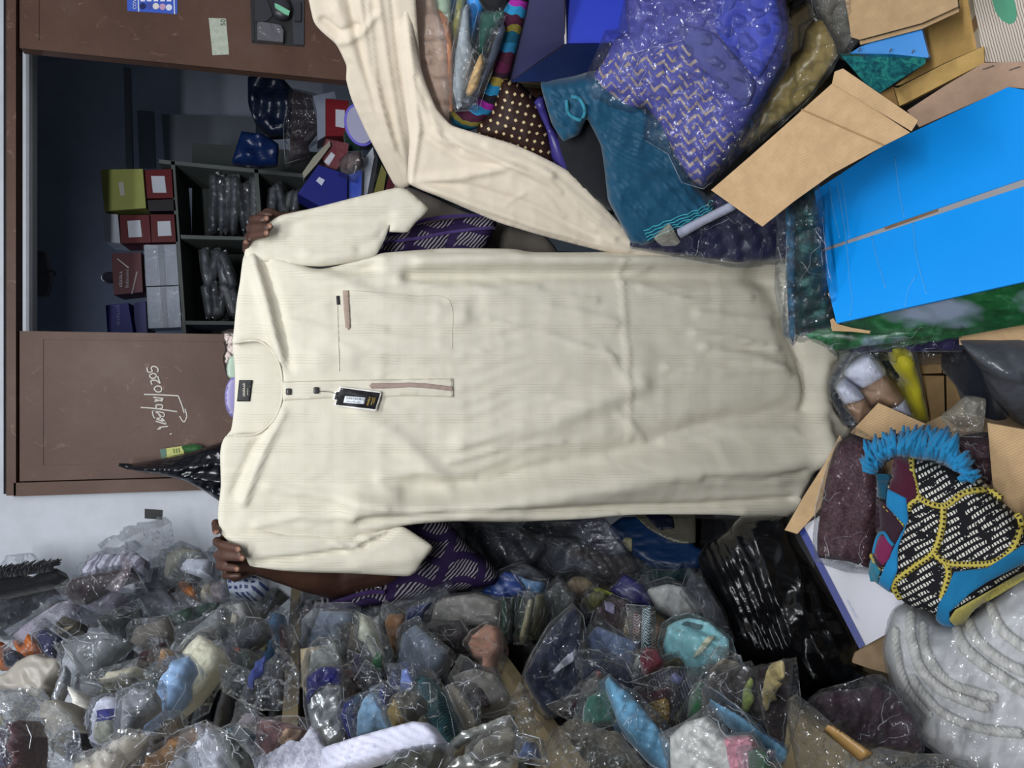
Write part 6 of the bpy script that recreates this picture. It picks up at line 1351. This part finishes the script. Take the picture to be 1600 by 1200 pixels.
for q, (lb, p, c_, c2) in enumerate([('beige braided trim pack next to the lilac-labelled pack', [(585, 730), (610, 578), (645, 590), (642, 745)], '#8b7458', '#c0b49a'), ('wine-red pack with white herringbone trim', [(640, 745), (650, 598), (694, 620), (694, 770)], '#5c262c', '#b9ada0'),
        ('teal and white herringbone trim pack', [(698, 790), (700, 575), (755, 568), (752, 810)], '#2f4a54', '#a9b2b4'), ('red and white braided trim pack nearest the aqua pack', [(758, 805), (778, 668), (835, 700), (822, 765), (790, 835)], '#7a4a40', '#b5ac9c')]):
    def chev(nt, u, v, c_=c_, c2=c2): return mixc(nt, pulse(nt, math_(nt, 'ADD', v, math_(nt, 'MULTIPLY', math_(nt, 'ABSOLUTE', math_(nt, 'SUBTRACT', math_(nt, 'FRACT', math_(nt, 'DIVIDE', u, .09)), .5)), .09)), .045, .45), c_, c2)
    L(lb, KH(p), c_, .085 + .002 * q, mt=uvmat('trim_%d' % q, chev, .8, .4), group='braid-trimmed packs')
L('crimson knitted garment under the braided trims', KH([(685, 865), (720, 808), (800, 828), (825, 900), (785, 935), (740, 955), (700, 925)]), '#5c1626', .095, crum=(.006, 6))
L('aqua garment in film with a braided strip', KH([(825, 790), (850, 680), (900, 650), (980, 628), (1100, 658), (1215, 760), (1215, 845), (1120, 905), (1082, 995), (1000, 985), (930, 885), (850, 835)]), '#82b9c0', .10, parts=[P_('label', KH([(930, 680), (960, 665), (1058, 688), (1035, 708)]), '#4f6a70'), P_('braided_strip', KH([(1000, 890), (1010, 850), (1090, 760), (1130, 755), (1110, 790), (1030, 870)]), '#b3b8a0')])
L('white garment in film above the aqua one', KH([(735, 460), (850, 428), (960, 450), (1065, 540), (1055, 595), (900, 625), (800, 570)]), '#b3b3b0', .07)
L('smoky grey film pack between white garment and black bag', KH([(960, 450), (990, 360), (1060, 400), (1180, 600), (1210, 700), (1100, 650), (1060, 560)]), '#3c3f46', .06)
L('violet satin garment in film above the lilac label', KH([(505, 475), (590, 368), (700, 430), (785, 515), (765, 565), (600, 535)]), '#2e2868', .07, mt='satin')
L('tan leather-like roll in film under the violet garment', KH([(195, 490), (285, 388), (370, 388), (425, 460), (350, 525), (320, 505), (230, 530)]), '#8b7a62', .07)
L('thin yellow-green strip beside the tan roll', KH([(412, 455), (450, 452), (528, 485), (470, 495)]), '#a3ad3a', .08, fl=0, bulge=.005, depth=.01, name='yellow_strip', cat='cloth')
L('olive film pack under the yellow-green strip', KH([(350, 520), (420, 470), (480, 500), (430, 580), (380, 570)]), '#55522e', .07)
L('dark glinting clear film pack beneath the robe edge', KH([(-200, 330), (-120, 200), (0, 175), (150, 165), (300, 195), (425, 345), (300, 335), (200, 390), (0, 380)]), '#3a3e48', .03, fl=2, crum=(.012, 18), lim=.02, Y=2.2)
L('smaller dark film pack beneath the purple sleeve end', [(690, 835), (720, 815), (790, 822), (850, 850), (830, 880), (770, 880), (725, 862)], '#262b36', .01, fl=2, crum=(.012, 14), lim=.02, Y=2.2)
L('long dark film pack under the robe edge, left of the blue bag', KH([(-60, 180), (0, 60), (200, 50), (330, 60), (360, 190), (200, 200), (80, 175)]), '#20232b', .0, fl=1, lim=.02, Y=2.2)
L('violet-grey clear bag hanging below the robe edge', KH([(300, 60), (400, 30), (480, 40), (565, 130), (595, 235), (480, 255), (350, 185)]), '#8d8fa6', .05, fl=0, mt='film', name='clear_bag', cat='plastic bag', lim=.1)
L('brown-grey film packs under the violet-grey clear bag', KH([(230, 220), (350, 190), (480, 250), (600, 240), (700, 330), (640, 380), (500, 400), (420, 350), (300, 270)]), '#3e383a', .03, fl=2, lim=.1)
def bluep(t, c, i):
    q = K(930, 800, 8.89)
    t.add('grey_print', c.patch(q([(560, 90), (640, 30), (1380, 30), (1390, 440), (1280, 470), (1100, 450), (880, 350), (720, 250)]), .002, .003, 4, .2), paint('#4f4d42', .4), i)
    t.add('navy_print', c.patch(q([(700, 60), (960, 40), (1080, 130), (1100, 260), (900, 290), (780, 180)]), .006, .002, 4, .2), paint('#0f1226', .4), i)
    t.add('cream_print', c.patch(q([(375, 420), (440, 380), (515, 400), (510, 570), (470, 560)]), .002, .003, 4, .2), paint('#9a977a', .5), i)
L('dark blue printed shopping bag under the robe edge', KH([(500, 90), (580, 30), (1010, 30), (1010, 200), (1095, 240), (1035, 330), (900, 350), (760, 330), (640, 250)]), '#0c2a50', .06, fl=0, mt='paint', parts=[bluep], name='shopping_bag', cat='bag', crum=(.008, 30))
L('dark teal film below the printed shopping bag', KH([(690, 340), (900, 340), (1030, 320), (1000, 400), (850, 430), (730, 410)]), '#123438', .055)
L('black gap filler cloth between shopping bag and black bag', KH([(1000, 40), (1200, 40), (1210, 130), (1090, 210), (1010, 190)]), '#0d0e14', .02, fl=0, name='black_cloth', cat='cloth')
L('charcoal ribbed garment in film on the third shelf', KI([(735, 385), (860, 320), (960, 338), (1035, 430), (1012, 565), (900, 655), (858, 640), (882, 450)]), '#3a3a42', .12, mt=uvmat('charcoal_rib', lambda nt, u, v: mixc(nt, pulse(nt, math_(nt, 'SUBTRACT', u, math_(nt, 'MULTIPLY', v, .35)), .05, .4), '#2b2b32', '#5f6070'), .7, .3), parts=[P_('label', KI([(870, 410), (905, 365), (950, 405), (920, 440)]), '#7478a0')])
L('maroon garment with gold embroidery on the third shelf', KI([(635, 495), (860, 428), (890, 470), (855, 725), (760, 630)]), '#38161e', .125, parts=[lambda t, c, i: t.add('gold_embroidery', c.patch(KI([(700, 590), (760, 545), (850, 540), (850, 660), (770, 660), (730, 630)]), .003, .004, 3, .3), uvmat('gold_embroidery', lambda nt, u, v: mixc(nt, ramp(nt, noise(nt, 26, 3, coord='UV').outputs[0], [(.4, (0, 0, 0, 1)), (.6, (1, 1, 1, 1))]), '#6a5028', '#c4a868'), .5, .8), i)])
L('emerald folded garment corner on the third shelf', KI([(1025, 410), (1115, 420), (1105, 505), (1040, 565), (1008, 545)]), '#12502c', .125)
L('sea-green film pack beside the sky-blue folder', KI([(335, 655), (370, 500), (480, 435), (565, 460), (545, 645)]), '#2a5a4c', .13, fl=2)
L('sky-blue folded garment board slanting on the third shelf', KI([(478, 400), (500, 365), (552, 420), (640, 488), (800, 680), (885, 800), (855, 930), (760, 870), (620, 710), (560, 625)]), '#5a8ba8', .15, folds=[], crum=(.003, 26), R=10, bulge=.015)
L('olive garment edge above the charcoal ribbed one', KI([(755, 360), (800, 300), (920, 252), (945, 290), (860, 325), (800, 378)]), '#454422', .115)
app = lambda poly, col: (lambda t, c, i: t.add('applique', c.patch(poly, .003, .006, 3, .8, .004), cloth(col, .8, .4, .9), i))
L('dark taupe garment with green-gold applique', KI([(1085, 395), (1280, 298), (1362, 340), (1400, 540), (1445, 735), (1300, 645), (1110, 505)]), '#3a3534', .12, parts=[app(KI([(1268, 590), (1275, 490), (1310, 415), (1335, 440), (1322, 500), (1335, 540), (1310, 600), (1280, 615)]), '#6f7a48')])
L('dark brown garment with cream scroll applique', KI([(1368, 332), (1480, 298), (1592, 262), (1565, 520), (1532, 775), (1445, 728)]), '#2e2224', .125, parts=[app(KI([(1418, 570), (1425, 440), (1450, 370), (1470, 308), (1545, 305), (1552, 385), (1515, 420), (1535, 440), (1495, 490), (1505, 520), (1470, 540), (1455, 585)]), '#b8a878')])
L('small gold patch garment behind the taupe applique one', KI([(1090, 380), (1110, 330), (1160, 330), (1160, 375), (1120, 390)]), '#86794f', .11)
L('tan and white folded cloth below the aqua garment', KI([(1100, 330), (1180, 260), (1260, 280), (1285, 305), (1180, 345)]), '#8d8272', .10)
L('light blue folded board under the applique garments', KI([(1105, 505), (1300, 618), (1430, 715), (1565, 812), (1552, 855), (1440, 810), (1240, 640)]), '#6593b0', .135, folds=[], crum=(.002, 20), R=8, bulge=.012)
L('white and pink garment in glossy film at the bottom', KI([(865, 730), (960, 640), (1080, 608), (1200, 720), (1350, 718), (1395, 800), (1385, 960), (875, 960)]), '#a9a8a4', .16, fl=2, crum=(.012, 22), parts=[P_('pink_side', KI([(1200, 735), (1345, 720), (1392, 800), (1382, 940), (1240, 940)]), '#a4707c')])
L('clear taupe film pack left of the sky-blue board', KI([(70, 880), (140, 740), (200, 680), (330, 650), (500, 720), (600, 765), (730, 960), (60, 960)]), '#7c786c', .17, fl=0, mt='film', crum=(.014, 22), bulge=.04)
L('dark green strip at the bottom right of the pink garment', KI([(1385, 800), (1440, 830), (1470, 960), (1395, 960)]), '#12351f', .15)
L('clear taupe film bag hanging over the lowest plank', S8([(125, 770), (180, 735), (380, 900), (580, 1110), (640, 1250), (190, 1250), (110, 850)]), '#857d6c', .15, fl=0, mt='film', crum=(.014, 24), bulge=.04)
L('wine-dark garment in sparkling film under the rope roll', S8([(235, 800), (330, 730), (500, 720), (620, 690), (760, 760), (870, 900), (925, 1060), (905, 1120), (650, 1090), (560, 1060), (450, 950), (370, 925)]), '#33202a', .06, fl=1, crum=(.012, 20), bulge=.05)
L('grey film bag along the bottom right edge', S8([(590, 1250), (640, 1090), (700, 1068), (900, 1110), (1060, 1110), (1200, 1150), (1290, 1250)]), '#8d8f90', .12, fl=0, mt='film', crum=(.012, 22))
L('tan strip of card across the lowest shelf edge', S8([(370, 930), (410, 935), (660, 1105), (600, 1125)]), '#86693f', .15, fl=0, mt='paint', bulge=.004, depth=.02, soft_=0, name='card_strip', cat='cardboard', crum=None, folds=[])
# odds and ends on the white wall and brown door
t = Thing('black_tag', 'small black rectangle stuck to the white wall', 'sticker'); t.add(None, prism([(226, 795), (254, 797), (253, 812), (226, 810)], (0, 2.298, 0), YN, .006), M_BLK); t.done()
um = [(198, 728), (230, 722), (280, 712), (320, 700), (352, 690), (370, 690), (370, 800), (352, 790), (320, 768), (290, 752), (250, 742), (215, 736)]
t = Thing('black_sack', 'black plastic sack twisted to a point, hung by the brown door', 'bag')
sk_ = Cushion(um, (0, 2.18, 0), YN, .05, R=24, depth=.05, folds=[(.008, 8, 12, .5)], ridges=[([(205, 729), (280, 730), (360, 720)], 5, .012), ([(205, 730), (280, 740), (360, 750)], 5, .012), ([(205, 731), (290, 748), (360, 775)], 4, .01)], seed=71, step=4, soft=.5)
t.add('sack', sk_.mesh(), glossbag('#0f1118', .25)); t.add('tie', tube(on_plane([(186, 726), (200, 729), (216, 731)], (0, 2.19, 0), YN), [.004, .008, .006], 8), glossbag('#0c0d12')); t.done()
t = Thing('price_card', 'yellow-green printed card on the brown door behind the black sack', 'label')
t.add('card', prism([(250, 702), (284, 697), (288, 708), (252, 716)], (0, 2.26, 0), YN, .003), paint('#b5b864', .5)); t.add('printed_corner', prism([(250, 702), (259, 701), (260, 713), (252, 716)], (0, 2.258, 0), YN, .002), paint('#3d6a5a', .5))
t.add('printed_lines', join(*[prism([(270 + k * 4, 701.5 - k * .5), (272 + k * 4, 701.2 - k * .5), (273 + k * 4, 708 - k * .5), (271 + k * 4, 708.5 - k * .5)], (0, 2.258, 0), YN, .001) for k in range(3)]), paint('#6a7a2c', .5)); t.done()
soft('green_ribbon', 'crumpled green film tuck beside the yellow-green card', 'ribbon', [(284, 697), (305, 694), (318, 700), (305, 710), (290, 707)], (0, 2.25, 0), YN, cloth('#2a5a2c', .5), .012, .01, folds=[(.004, 4, 10, .5)])
# ================================================================== out of frame: the lamps that light the stall
for lx, ly in ((.12, .62), (-.1, -.55)):
    t = Thing('ceiling_lamp', 'white tube lamp on the ceiling, %s' % ('over the aisle' if ly > 0 else 'near the shop front'), 'lamp')
    t.add('housing', box((lx, ly, 2.86), (1.3, .1, .08)), paint('#d8dade', .5)); t.add('tube', tube(np.array([(lx - .6, ly, 2.80), (lx + .6, ly, 2.80)]), .014, 10), paint('#e8ecf2', .3)); t.done()
